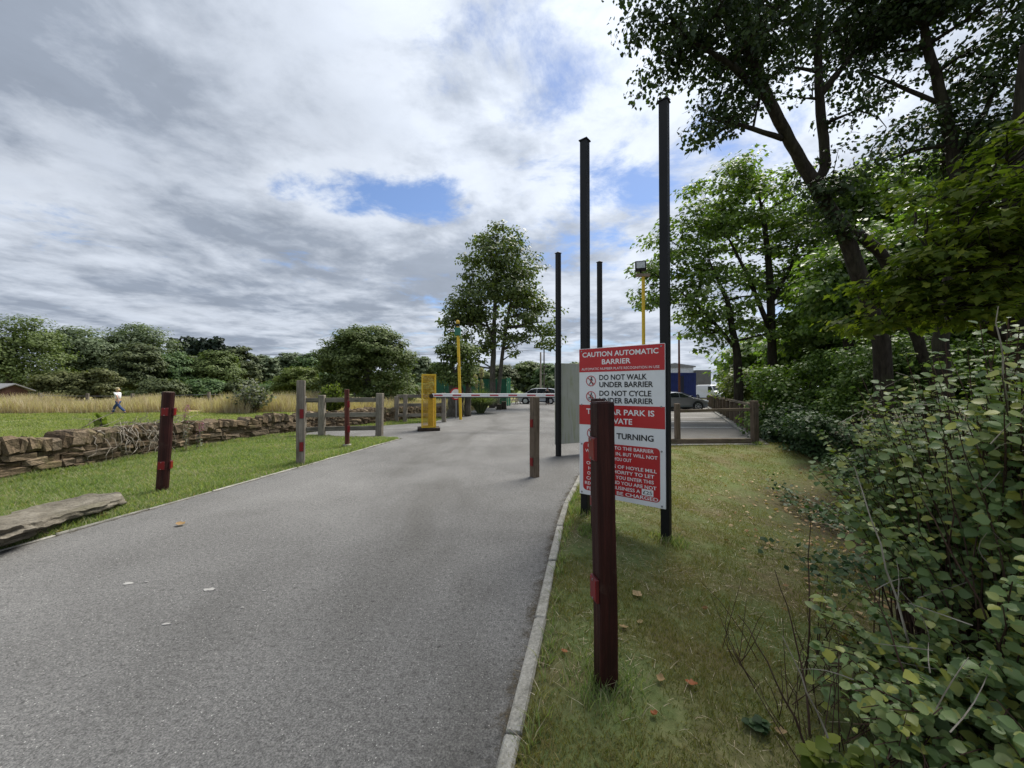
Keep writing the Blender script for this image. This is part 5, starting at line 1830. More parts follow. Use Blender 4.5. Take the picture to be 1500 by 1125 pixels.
# ------------------------------------------------------------------ grasses
def blades(name, x, y, z, h, w, mat, bend=.5, rng=RNG, parent=None, loc=None, kind='stuff'):
    n = len(x)
    a = rng.random(n) * 2 * PI
    ux, uy = np.cos(a), np.sin(a)
    b = rng.random(n) * 2 * PI
    k = bend * h * (.3 + rng.random(n))
    tx, ty = np.cos(b) * k, np.sin(b) * k
    p0 = np.stack([x - ux * w / 2, y - uy * w / 2, z], -1); p1 = np.stack([x + ux * w / 2, y + uy * w / 2, z], -1)
    m1 = np.stack([x + ux * w * .38 + tx * .35, y + uy * w * .38 + ty * .35, z + h * .55], -1); m0 = np.stack([x - ux * w * .38 + tx * .35, y - uy * w * .38 + ty * .35, z + h * .55], -1)
    t0 = np.stack([x + tx - ux * w * .08, y + ty - uy * w * .08, z + h], -1); t1 = np.stack([x + tx + ux * w * .08, y + ty + uy * w * .08, z + h], -1)
    v = np.stack([p0, p1, m1, m0, t1, t0], 1).reshape(-1, 3)
    o = np.arange(n)[:, None] * 6
    f = np.concatenate([o + np.array([[0, 1, 2, 3]]), o + np.array([[3, 2, 4, 5]])], 0)
    me = np_mesh(name, v, f)
    return link(name, me, M[mat], parent, loc, kind=kind)


def scatter_zone(n, x0, x1, y0, y1, cond, near=1.0, rng=RNG):
    """points whose density falls off with distance from the road view"""
    u = rng.random(n)
    y = y0 * (y1 / y0) ** u if y0 > 0 else y0 + (y1 - y0) * u
    x = x0 + (x1 - x0) * rng.random(n)
    k = cond(x, y)
    return x[k], y[k]


def grass_all():
    rng = np.random.default_rng(3)
    # right bank
    def c(x, y):
        t = ~inside(x, y, TARMAC) & inside(x, y, RIGHT_SIDE)
        d = seg_dist(x, y, KERB + FENCE_LINE[1:])
        return t & (d > .03) & (d < 4.5) & (x < 1.36 * y + .4) & (x > -1)
    x, y = scatter_zone(420000, -.6, 8.0, .75, 12.0, c, rng=rng)
    d = seg_dist(x, y, KERB)
    pat = vnoise(x, y, 2.2, 5) * .6 + vnoise(x, y, 7.0, 6) * .4
    keep = rng.random(len(x)) < np.clip(1.25 - .28 * d, .18, 1) * np.clip(pat * 2.4 - .5, .06, 1)
    x, y, d, pat = x[keep], y[keep], d[keep], pat[keep]
    z = gz(x, y)
    n = len(x)
    h = (.013 + .026 * rng.random(n)) * (.55 + .85 * pat) * np.where(d < .22, 1.35, 1)
    blades('bank_grass', x, y, z - .004, h, .0035 + .0012 * y * .45, 'verge_blade', .9, rng)
    # left verge
    def c2(x, y):
        t = ~inside(x, y, TARMAC) & ~inside(x, y, RIGHT_SIDE) & ~inside(x, y, WALL_SIDE)
        return t & (seg_dist(x, y, TARMAC, True) > .04) & (x > -1.36 * y - .6)
    x, y = scatter_zone(330000, -9.2, -3.2, 2.6, 20.0, c2, rng=rng)
    n = len(x)
    pat = vnoise(x, y, 1.6, 8) * .6 + vnoise(x, y, 5, 9) * .4
    h = (.03 + .05 * rng.random(n)) * (.55 + .9 * pat)
    dw = seg_dist(x, y, WALL); h = h * np.where(dw < .5, 1.7, 1)
    blades('verge_grass', x, y, gz(x, y) - .004, h, .003 + .0011 * y, 'lawn_blade', .8, rng)
    # field: coarse turf
    def c3(x, y): return inside(x, y, WALL_SIDE) & (seg_dist(x, y, WALL) > .3) & (x > -1.36 * y - 1) & (y < 27)
    x, y = scatter_zone(260000, -38, -3, 6.5, 30.0, c3, rng=rng)
    n = len(x); pat = vnoise(x, y, .7, 11)
    blades('field_grass', x, y, gz(x, y) - .01, (.04 + .07 * rng.random(n)) * (.5 + pat), .004 + .0012 * y, 'field_blade', .8, rng)
    # tall bleached grass in a band at the wire fence
    def c4(x, y):
        lo = np.where(x < -18, 26.2, np.where(x < -11, 27.5, 29))
        p = vnoise(x, y, .45, 13) * .65 + vnoise(x, y, 1.6, 14) * .35
        return (y > lo) & (y < lo + 8.0) & inside(x, y, WALL_SIDE) & (p > .40 - .18 * (x < -26) - .04 * (x > -14))
    x, y = -46 + 43.5 * rng.random(210000), 25 + 13 * rng.random(210000)
    k = c4(x, y); x, y = x[k], y[k]; n = len(x)
    p = vnoise(x, y, .45, 13)
    h = (.30 + .95 * rng.random(n) ** 1.6) * (.35 + 1.0 * p) * np.where(x > -16, .75, 1)
    blades('dry_grass', x, y, gz(x, y) - .02, h, .030 + 0 * x, 'dry_blade', .35, rng)
    # bleached clippings and dead stalks lying in the turf
    x, y = scatter_zone(26000, -.6, 6.0, .8, 9.0, c, rng=rng)
    k = rng.random(len(x)) < np.clip(vnoise(x, y, 1.7, 31) * 1.7 - .35, .03, 1); x, y = x[k], y[k]; n = len(x)
    blades('dead_straw', x, y, gz(x, y) + .006, .006 + .010 * rng.random(n), .0022 + .0008 * y, 'dry_blade', 6.5, rng)
    # longer tufts left by the mower round the feet of posts, poles, slab and wall
    X, Y = [], []
    def ring(cx, cy, r0, r1, k):
        a = rng.random(k) * 2 * PI; r = r0 + (r1 - r0) * rng.random(k) ** 1.6
        X.append(cx + np.cos(a) * r); Y.append(cy + np.sin(a) * r)
    for o in bpy.data.objects:
        if o.get('category') == 'post' and not inside(np.array([o.location.x]), np.array([o.location.y]), TARMAC)[0]:
            ring(o.location.x, o.location.y, .06, .24, 520)
    for c in ((.94, 4.95), (1.75, 4.27), (4.84, 11.1), (7.1, 11.2)): ring(c[0], c[1], .05, .22, 420)
    for t in np.linspace(0, 1, 26): ring(-5.95 + .75 * t - .1, 3.1 + 2.2 * t, .0, .42, 150)
    for t in np.linspace(1.6, plen(WALL) - .2, 90):
        q, a = along(WALL, t); ring(q.x + .30 * math.sin(a), q.y - .30 * math.cos(a), 0, .22, 60)
    for t in np.linspace(.3, plen(KERB[1:8]), 60):
        q, a = along(KERB[1:8], t); ring(q.x + .13, q.y, 0, .07, 34 if rng.random() < .6 else 6)
    x, y = np.concatenate(X), np.concatenate(Y)
    k = ~inside(x, y, TARMAC); x, y = x[k], y[k]; n = len(x)
    blades('edge_tufts', x, y, gz(x, y) - .004, .035 + .08 * rng.random(n) ** 1.7, .004 + .0010 * y, 'lawn_blade', .8, rng)
    # leaf litter and low ivy on the wood floor
    def c5(x, y):
        d = seg_dist(x, y, KERB + FENCE_LINE[1:])
        return inside(x, y, RIGHT_SIDE) & (d > 1.9) & (d < 9)
    x, y = scatter_zone(20000, 1.5, 16, 1.2, 20, c5, rng=rng)
    d = seg_dist(x, y, KERB + FENCE_LINE[1:]); k = rng.random(len(x)) < np.clip((d - 2.0) * .4, .015, .9); x, y = x[k], y[k]
    n = len(x)
    pos = np.stack([x, y, gz(x, y) + .008 + .02 * rng.random(n)], -1)
    nr = rng.normal(size=(n, 3)) * .35 + np.array([0, 0, 1]); tp = rng.normal(size=(n, 3)) * np.array([1, 1, .2])
    v, f = leaf_arrays(pos, nr, tp, .045 + .03 * rng.random(n), T_DIAMOND)
    link('leaf_litter', np_mesh('leaf_litter', v, f), M['dead_leaf'], kind='stuff')
    x, y = scatter_zone(60000, 2.2, 16, 1.6, 18, lambda x, y: c5(x, y) & (vnoise(x, y, .9, 21) > .45), rng=rng)
    n = len(x)
    hh = .05 + .22 * rng.random(n) * vnoise(x, y, 1.4, 22)
    dd = seg_dist(x, y, KERB + FENCE_LINE[1:]); k = rng.random(n) < np.clip((dd - 2.2) * .5, 0, 1); x, y, hh = x[k], y[k], hh[k]; n = len(x)
    pos = np.stack([x, y, gz(x, y) + hh], -1)
    nr = rng.normal(size=(n, 3)) * .45 + np.array([0, -.2, 1]); tp = rng.normal(size=(n, 3))
    v, f = leaf_arrays(pos, nr, tp, .05 + .05 * rng.random(n), T_DIAMOND)
    link('ground_ivy', np_mesh('ground_ivy', v, f), M['ivy_leaf'], kind='stuff')


grass_all()
# ------------------------------------------------------------------ plants and creepers one by one
def pampas():
    rng = random.Random(8)
    b = Vector(((704 - 750) / F * 25.5, 25.5, .0))
    th = thing('pampas_clump', 'clump of pampas grass with pale plumes left of the road past the barrier', 'plant', b)
    r = np.random.default_rng(8); n = 1500
    a = r.random(n) * 2 * PI; q = r.random(n) ** .6
    L = 1.25 + .8 * r.random(n)
    V, Fc = [], []
    for k in range(n):
        d = np.array([math.cos(a[k]), math.sin(a[k]), 0])
        s = np.array([-d[1], d[0], 0]) * .017
        p0 = d * .22 * q[k]; o = len(V)
        for j, (t, w) in enumerate(((0, 1), (.35, 1), (.7, .7), (1, .15))):
            c = p0 + d * (L[k] * q[k] * .95 * t ** 1.5) + np.array([0, 0, L[k] * (t * 1.05 - .62 * q[k] * t ** 2.4)])
            V += [c - s * w, c + s * w]
        for j in range(3): Fc.append((o + 2 * j, o + 2 * j + 1, o + 2 * j + 3, o + 2 * j + 2))
    link('leaf_tuft', np_mesh('leaf_tuft', V, Fc), M['pampas_leaf'], th, kind='stuff')
    for k in range(7):
        a = rng.uniform(0, 2 * PI); l = rng.uniform(1.7, 2.5)
        tip = Vector((math.cos(a) * .40, math.sin(a) * .3, l))
        m = MB(); m.tube(curve_pts((0, 0, .1), tip, .05, 5, rng), .010, 4); st = m.obj('flower_stalk', M['dry_blade'], th)
        n = 420; t = r.random(n)
        base = np.array(tip)[None] + np.stack([np.full(n, .05 * math.cos(a)), np.full(n, .05 * math.sin(a)), np.ones(n)], -1) * (t[:, None] * .55 - .12)
        rad = .075 * np.sin(PI * np.clip(t * .92 + .05, 0, 1))
        pos = base + r.normal(size=(n, 3)) * rad[:, None] * .6
        v, f = leaf_arrays(pos, rand_dirs(n, r), np.array([0, 0, 1.0]) + r.normal(size=(n, 3)) * .3, .10 + .05 * r.random(n), T_DIAMOND)
        link('plume', np_mesh('plume', v, f), M['pampas_plume'], th, kind='stuff')


pampas()


def spiky_bush(label, px, base_py, top_py, wpx, d, leafm, seed, name='gorse_bush', n=2600):
    r = np.random.default_rng(seed)
    c = W(px, base_py, d); zb = g1(c.x, d); H = W(px, top_py, d).z - zb; rx = wpx / 2 / F * d
    th = thing(name, label, 'bush', (c.x, d, zb))
    m = MB(); P, T = [], []
    rnd = random.Random(seed)
    for k in range(110):
        a = rnd.uniform(0, 2 * PI); q = rnd.random() ** .6
        hz = H * (1.05 - .55 * q * q) * rnd.uniform(.75, 1.05)
        tip = Vector((math.cos(a) * rx * q, math.sin(a) * rx * .7 * q, hz))
        pts = curve_pts((math.cos(a) * .1, math.sin(a) * .1, 0), tip, .06, 6, rnd)
        m.tube(pts, [.016, .014, .012, .009, .006, .004], 4, False)
        for j in range(n // 110):
            t = rnd.uniform(.25, 1.02); f = min(4.99, t * 5); i = int(f)
            p = pts[i].lerp(pts[i + 1], f - i)
            P.append(tuple(p + Vector((rnd.gauss(0, .05), rnd.gauss(0, .05), rnd.gauss(0, .05))))); T.append(tuple((pts[i + 1] - pts[i]).normalized() + Vector((rnd.gauss(0, .5), rnd.gauss(0, .5), rnd.gauss(0, .3)))))
    m.obj('stem', M['grey_bark'], th, kind='stuff')
    P, T = np.array(P), np.array(T)
    v, f = leaf_arrays(P, rand_dirs(len(P), r) + np.array([0, 0, .6]), T, .14 + .10 * r.random(len(P)), T_DIAMOND)
    link('foliage', np_mesh('foliage', v, f), M[leafm], th, kind='stuff')


spiky_bush('pale spiky bush in the field left of the thick grey gatepost', 369, 604, 558, 66, 27, 'gorse_leaf', 31, n=1500)
spiky_bush('light green leafy shrub behind the top rail of the fence', 487, 594, 565, 44, 27, 'far_light', 32, 'leafy_shrub')
spiky_bush('small green weed growing behind the left end of the wall', 147, 624, 610, 9, 10.5, 'far_light', 33, 'weed_plant', 110)


def dead_creeper():
    rnd = random.Random(4)
    o0 = Vector((-8.45, 9.0, 0))
    th = thing('dead_creeper', 'tangle of bare pale creeper stems draped over the wall behind the round post', 'creeper', o0)
    m = MB()
    for k in range(58):
        y = 9.1 + rnd.gauss(0, .55)
        x0 = -8.72 + rnd.uniform(-.25, .1)
        z = .70 + rnd.uniform(-.06, .12)
        pts = [Vector((x0, y, z))]
        x, yy, zz = x0, y, z
        dy = rnd.uniform(-.35, .35)
        top = rnd.random() < .35
        for i in range(7):
            x += rnd.uniform(.02, .10) if i < 4 else rnd.uniform(-.02, .05)
            yy += dy * .18 + rnd.uniform(-.10, .10)
            zz += (rnd.uniform(-.05, .09) if top or i < 1 else rnd.uniform(-.17, -.03))
            zz = max(zz, .02)
            if zz < .62: x = max(x, -8.50 + (.62 - zz) * .12)
            pts.append(Vector((x, yy, zz)))
        m2 = m if k > 22 else MB()
        m2.tube([p - o0 for p in pts], [.010, .009, .009, .008, .007, .006, .005, .003] if k <= 22 else [.007, .006, .006, .005, .005, .004, .003, .002], 5)
        if k <= 22: m2.obj('stem', M['pale_vine'], th, smooth=True)
    m.obj('tendril', M['pale_vine'], th, kind='stuff')


dead_creeper()


def willowherb(px, base, h, d, lab, seed):
    rnd = random.Random(seed); r = np.random.default_rng(seed)
    x = (px - 750) / F * d; zb = g1(x, d)
    th = thing('willowherb', lab, 'plant', (x, d, zb), 0, 'willowherbs beside the wall')
    m = MB(); P, T = [], []
    for k in range(3):
        tip = Vector((rnd.uniform(-.12, .12), rnd.uniform(-.1, .1), h * rnd.uniform(.7, 1)))
        pts = curve_pts((rnd.uniform(-.05, .05), 0, 0), tip, .03, 6, rnd); m.tube(pts, .005, 4, False)
        for j in range(24):
            t = rnd.uniform(.15, .75); f = t * 5; i = int(f); P.append(tuple(pts[i].lerp(pts[i + 1], f - i))); T.append((rnd.gauss(0, 1), rnd.gauss(0, 1), .4))
        n = 36; t = r.random(n)
        pos = np.array(tip)[None] + np.stack([np.zeros(n), np.zeros(n), -.22 * t], -1) + r.normal(size=(n, 3)) * (.012 + .03 * t[:, None])
        v, f = leaf_arrays(pos, rand_dirs(n, r), rand_dirs(n, r), np.full(n, .03), T_DIAMOND)
        link('flower_spike', np_mesh('flower_spike', v, f), M['pink_flower'], th)
    m.obj('stem', M['dry_blade'], th, kind='stuff')
    P, T = np.array(P), np.array(T); v, f = leaf_arrays(P, np.tile([0, 0, 1.0], (len(P), 1)) + r.normal(size=P.shape) * .3, T, np.full(len(P), .07), T_DIAMOND)
    link('foliage', np_mesh('foliage', v, f), M['gorse_leaf'], th, kind='stuff')


willowherb(274, 0, 1.22, 9.75, 'tall pink flowered willowherb just right of the round red post', 3)
willowherb(290, 0, .78, 9.9, 'shorter pink willowherb low against the wall top', 5)


def seedling(label, x, y, h, n, size, mat, seed, name='young_plant', cat='plant'):
    rnd = random.Random(seed); r = np.random.default_rng(seed)
    b = Vector((x, y, g1(x, y))); th = thing(name, label, cat, b)
    P, N, T, S = [], [], [], []
    for k in range(max(2, n // 14)):
        tip = Vector((rnd.uniform(-1, 1) * max(.5 * h, .11), rnd.uniform(-1, 1) * max(.4 * h, .10), h * rnd.uniform(.6, 1)))
        pts = curve_pts((0, 0, -.01), tip, .08, 6, rnd)
        m = MB(); m.tube(pts, [.004, .0035, .003, .0025, .002, .001], 5, False); m.obj('stem', M['twig_bark'], th)
        for j in range(7):
            t = .3 + .7 * j / 6; f = min(4.99, t * 5); i = int(f); p = pts[i].lerp(pts[i + 1], f - i)
            a = j * 1.57 + rnd.uniform(-.3, .3)
            for s in (0, PI):
                P.append(tuple(p)); T.append((math.cos(a + s), math.sin(a + s), rnd.uniform(-.1, .35))); N.append((rnd.gauss(0, .2), rnd.gauss(0, .2), 1)); S.append(size * rnd.uniform(.7, 1.2))
    P, N, T, S = map(np.array, (P, N, T, S))
    leaf_objects(np.arange(len(P)), P, N, T, S, T_OVATE, M[mat], th, Vector((0, 0, 0)))


seedling('bright green young leafy plant at the bottom of the picture below the near bush', 1.33, 1.62, .24, 56, .060, 'maple_leaf', 61)
seedling('pale green leafy sprig rising at the upper left edge of the near bush', 2.06, 2.62, .55, 42, .05, 'yellow_leaf_shrub', 62)
p = at(1180, 945)
seedling('low dark ivy sprig creeping on the bank left of the near bush', 1.22, 1.92, .06, 42, .042, 'ivy_leaf', 63, 'ivy_sprig')
seedling('dark ivy sprig at the lower edge of the bank', 1.06, 1.50, .05, 28, .042, 'ivy_leaf', 64, 'ivy_sprig')


# fallen leaves on the bank and the road
def fallen(lab, px, py, size, mat, rz, curl, seed):
    p = at(px, py)
    rnd = random.Random(seed)
    V, Fc = [], []
    n = 6
    for i in range(n + 1):
        t = i / n
        w = .42 * math.sin(PI * min(1, t * .93 + .04)) ** .8 * (1 + .25 * math.sin(t * 14 + seed))
        zc = curl * ((t - .5) ** 2) * 1.6 + .03
        V += [(-w, t - .5, zc + curl * w * .9 + rnd.uniform(0, .05)), (0, t - .5, zc), (w, t - .5, zc + curl * w * .7 + rnd.uniform(0, .05))]
    for i in range(n):
        o = i * 3; Fc += [(o, o + 1, o + 4, o + 3), (o + 1, o + 2, o + 5, o + 4)]
    mb = MB(); mb.add([(x * size, y * size, z * size) for x, y, z in V], Fc)
    o = mb.obj('fallen_leaf', M[mat], smooth=True)
    o.location = p + Vector((0, 0, .012)); o.rotation_euler = (rnd.uniform(-.2, .2), rnd.uniform(-.2, .2), rz)
    tag(o, lab, 'leaf', 'fallen leaves')


for k, a in enumerate((
        ('large pale tan fallen leaf on the bank right of the nearest post', 932, 872, .085, 'dead_leaf', .5, .4),
        ('reddish brown fallen leaf on the bank low right of the nearest post', 1010, 1002, .062, 'orange_leaf', 1.1, .5),
        ('narrow pale leaf lying close against the right side of the nearest post', 912, 919, .06, 'dead_leaf', 1.4, .3),
        ('small pale sliver of leaf just below the large tan leaf', 936, 911, .045, 'dead_leaf', -.8, .2),
        ('orange leaf on the bank beside the kerb left of the nearest post', 826, 955, .045, 'orange_leaf', .3, .5),
        ('small tan curled leaf far right on the bank', 1030, 893, .05, 'dead_leaf', 2.2, .8),
        ('pale leaf high on the bank left of the bush', 1096, 850, .04, 'dead_leaf', .2, .6),
        ('pale curled leaf near the young green plant', 1140, 1072, .05, 'dead_leaf', .9, .7),
        ('brown curled leaf in front of the nearest post', 965, 995, .05, 'dead_leaf', 2.5, .8),
        ('cream leaf lying on the tarmac at left', 267, 769, .10, 'dead_leaf', 1.5, .4),
        ('pale leaf in the grass in front of the stone slab', 150, 757, .15, 'dead_leaf', 1.2, .5),
        ('yellow leaf by the edging left of the slab end', 92, 779, .06, 'dead_leaf', .2, .4),
        ('small rusty leaf at the kerb above the bottom edge', 782, 947, .035, 'orange_leaf', .6, .5),
        ('dark red curled leaf at the foot of the nearest post', 955, 1046, .04, 'orange_leaf', 2.0, .9))):
    fallen(*a, seed=k)

# white scuffs and droppings on the tarmac
for k, (px, py, s) in enumerate(((192, 853, .05), (310, 862, .06), (248, 912, .035), (390, 864, .02), (358, 888, .02), (218, 851, .018))):
    p = G(px, py); rnd = random.Random(k)
    mb = MB(); n = 12
    pts = [(p.x + math.cos(2 * PI * i / n) * s * rnd.uniform(.4, 1), p.y + math.sin(2 * PI * i / n) * s * .55 * rnd.uniform(.4, 1)) for i in range(n)]
    mb.add([(x, y, .0055) for x, y in pts] + [(p.x, p.y, .0075)] + [(x, y, .001) for x, y in pts], [(i, (i + 1) % n, n) for i in range(n)] + [(i, i + n + 1, (i + 1) % n + n + 1, (i + 1) % n) for i in range(n)])
    o = mb.obj('scrap', M['paper_white'])
    tag(o, ['white scrap at the far left of the scuffs on the tarmac', 'largest white smear on the tarmac', 'white smear nearest the camera on the tarmac', 'tiny pale speck on the tarmac nearest the road middle',
            'small pale speck between the smears on the tarmac', 'tiny brown white speck beside the leftmost scrap'][k], 'scrap', 'pale scraps on the tarmac')


# ------------------------------------------------------------------ people
def skin_mesh(name, joints, edges, sub=1):
    me = bpy.data.meshes.new(name)
    me.from_pydata([j[0] for j in joints], edges, [])
    o = bpy.data.objects.new(name, me); COL.objects.link(o)
    o.modifiers.new('skin', 'SKIN')
    if not me.skin_vertices: me.attributes.new
    for v, j in zip(me.skin_vertices[0].data, joints):
        r = j[1]; v.radius = r if isinstance(r, tuple) else (r, r)
    me.skin_vertices[0].data[0].use_root = True
    s = o.modifiers.new('sub', 'SUBSURF'); s.levels = s.render_levels = sub
    dg = bpy.context.evaluated_depsgraph_get()
    out = bpy.data.meshes.new_from_object(o.evaluated_get(dg))
    bpy.data.objects.remove(o)
    out.name = name
    out.polygons.foreach_set('use_smooth', [True] * len(out.polygons))
    return out


def person(label, base, rz, stride, h, shirt, trousers, hair, cap=None, held=None, group=None):
    """a walking figure facing local -x; stride is half the step length"""
    th = thing('person', label, 'person', base, rz, group)
    k = h / 1.74
    s = stride
    def P(x, y, z): return (x * k, y * k, z * k)
    hipz = .92 - s * .10
    J = [(P(0, 0, hipz), .115), (P(0, 0, 1.12), .12), (P(-.02, 0, 1.34), .13), (P(-.03, 0, 1.47), .06), (P(-.05, 0, 1.56), .062), (P(-.055, 0, 1.64), .098), (P(-.05, 0, 1.71), .07),
         # arms: shoulder, elbow, wrist, palm
         (P(-.02, .19, 1.41), .055), (P(-.06 - s * .35, .24, 1.16), .043), (P(-.27 - s * .3, .22, 1.03), .032), (P(-.35 - s * .3, .21, 1.01), .036),
         (P(-.02, -.19, 1.41), .055), (P(.04 + s * .38, -.25, 1.15), .043), (P(.06 + s * .55, -.26, .92), .032), (P(.05 + s * .58, -.26, .84), .036),
         # legs: hip, knee, ankle, toe
         (P(.01, .09, hipz - .05), .095), (P(-.10 - s * .55, .10, .50), .066), (P(-.04 - s * 1.0, .10, .09), .045), (P(-.20 - s * 1.02, .10, .05), .04),
         (P(.01, -.09, hipz - .05), .095), (P(.03 + s * .42, -.10, .50), .066), (P(.09 + s * 1.25, -.10, .17), .045), (P(.0 + s * 1.25, -.10, .04), .04)]
    E = [(0, 1), (1, 2), (2, 3), (3, 4), (4, 5), (5, 6), (2, 7), (7, 8), (8, 9), (9, 10), (2, 11), (11, 12), (12, 13), (13, 14), (0, 15), (15, 16), (16, 17), (17, 18), (0, 19), (19, 20), (20, 21), (21, 22)]
    J = [(a, r * k) for a, r in J]
    # fingers: five short chains from each palm
    for palm, d in ((10, Vector((-1, 0, -.15))), (14, Vector((-.1, 0, -1)))):
        c = Vector(J[palm][0])
        for q in range(5):
            off = Vector((0, (q - 2) * .017, 0)) * k
            i = len(J)
            l = (.055, .075, .08, .072, .058)[q] * k
            J.append((tuple(c + off + d.normalized() * .045 * k), .010 * k)); J.append((tuple(c + off * 1.2 + d.normalized() * (.045 * k + l * .8) + Vector((0, 0, -.012))), .008 * k))
            E += [(palm, i), (i, i + 1)]
    link('body', skin_mesh('body', J, E), M['pink_skin'], th)
    # shirt
    SJ = [(P(0, 0, .97), .150), (P(0, 0, 1.14), .150), (P(-.02, 0, 1.34), .152), (P(-.025, 0, 1.45), .085), (P(-.02, .185, 1.405), .075), (P(-.05 - s * .22, .225, 1.24), .062), (P(-.02, -.185, 1.405), .075), (P(.02 + s * .24, -.235, 1.23), .062)]
    link('shirt', skin_mesh('shirt', [(a, r * k) for a, r in SJ], [(0, 1), (1, 2), (2, 3), (2, 4), (4, 5), (2, 6), (6, 7)]), M[shirt], th)
    TJ = [(P(0, 0, hipz + .07), .145), (P(.0, 0, hipz - .01), .140), (P(.01, .09, hipz - .08), .115), (P(-.10 - s * .55, .10, .50), .085), (P(-.04 - s * 1.0, .10, .10), .072),
          (P(.01, -.09, hipz - .08), .115), (P(.03 + s * .42, -.10, .50), .085), (P(.09 + s * 1.25, -.10, .18), .072)]
    link('trousers', skin_mesh('trousers', [(a, r * k) for a, r in TJ], [(0, 1), (1, 2), (2, 3), (3, 4), (1, 5), (5, 6), (6, 7)]), M[trousers], th)
    for a, b in ((17, 18), (21, 22)):
        A, B = Vector(J[a][0]), Vector(J[b][0])
        m = skin_mesh('shoe', [(tuple(A + Vector((.03, 0, -.02)) * k), .055 * k), (tuple((A + B) / 2 + Vector((0, 0, -.03)) * k), .05 * k), (tuple(B + Vector((-.03, 0, -.01)) * k), .042 * k)], [(0, 1), (1, 2)])
        link('shoe', m, M['shoe'], th)
    m = skin_mesh('hair', [(P(-.035, 0, 1.63), .092 * k), (P(-.045, 0, 1.70), .094 * k), (P(-.05, 0, 1.745), .06 * k), (P(.01, 0, 1.58), .07 * k)], [(0, 1), (1, 2), (0, 3)])
    link('hair', m, M[hair], th)
    face = MB()
    for y in (-.032, .032): face.box(P(-.152, y, 1.655), (.012 * k, .02 * k, .012 * k))
    face.obj('eye', M['sign_black'], th)
    nb = MB(); nb.tube([P(-.145, 0, 1.66), P(-.175, 0, 1.622), P(-.15, 0, 1.612)], [.010, .016, .010], 6); nb.obj('nose', M['pink_skin'], th, smooth=True)
    if cap:
        m = MB(); m.lathe([(.106 * k, 0), (.108 * k, .03 * k), (.09 * k, .085 * k), (.05 * k, .11 * k)], 18, P(-.05, 0, 1.69)); m.box(P(-.19, 0, 1.695), (.12 * k, .16 * k, .014 * k)); m.obj('cap', M[cap], th, smooth=False)
    if held:
        m = MB(); c = Vector(J[10][0]); m.box(c + Vector((-.09, 0, -.02)), (.06, .09, .13)); m.obj('phone', M['black_paint'], None, bevel=.01)
    return th


pp = W(171, 607, 25.3)
pz = g1(pp.x, 25.3)
person('person in white t-shirt, blue jeans and pale cap striding left across the field', (pp.x + .1, 25.3, pz), R(4), .36, 1.70, 'white_cotton', 'denim', 'blond_hair', 'pampas_plume')
pk = W(802, 588, 39.0)
person('person in dark clothes standing on the road in front of the silver car', (pk.x, 39.0, 0), R(70), .10, 1.70, 'dark_cloth', 'dark_cloth', 'shoe')


# ------------------------------------------------------------------ vehicles
def wheel(parent, x, y, r, w, side):
    m = MB(); m.lathe([(r * .70, -w / 2), (r * .93, -w / 2), (r, -w * .32), (r, w * .32), (r * .93, w / 2), (r * .70, w / 2)], 24)
    t = m.obj('wheel', M['tyre'], parent, loc=(x, y, r), rot=(PI / 2, 0, 0), smooth=False)
    m = MB(); m.lathe([(r * .70, -.02), (r * .70, .0), (r * .62, .012), (r * .60, -.03)], 24, (0, 0, (w / 2) * -side - .0 * side))
    for k in range(7):
        a = 2 * PI * k / 7
        m.box((math.cos(a) * r * .34, math.sin(a) * r * .34, -(w / 2 - .01) * side), (r * .60, r * .12, .03), Matrix.Rotation(a, 3, 'Z'))
    m.lathe([(r * .12, -.03), (r * .12, .03)], 12, (0, 0, -(w / 2 - .01) * side))
    m.obj('rim', M['alloy'], t)
    return t


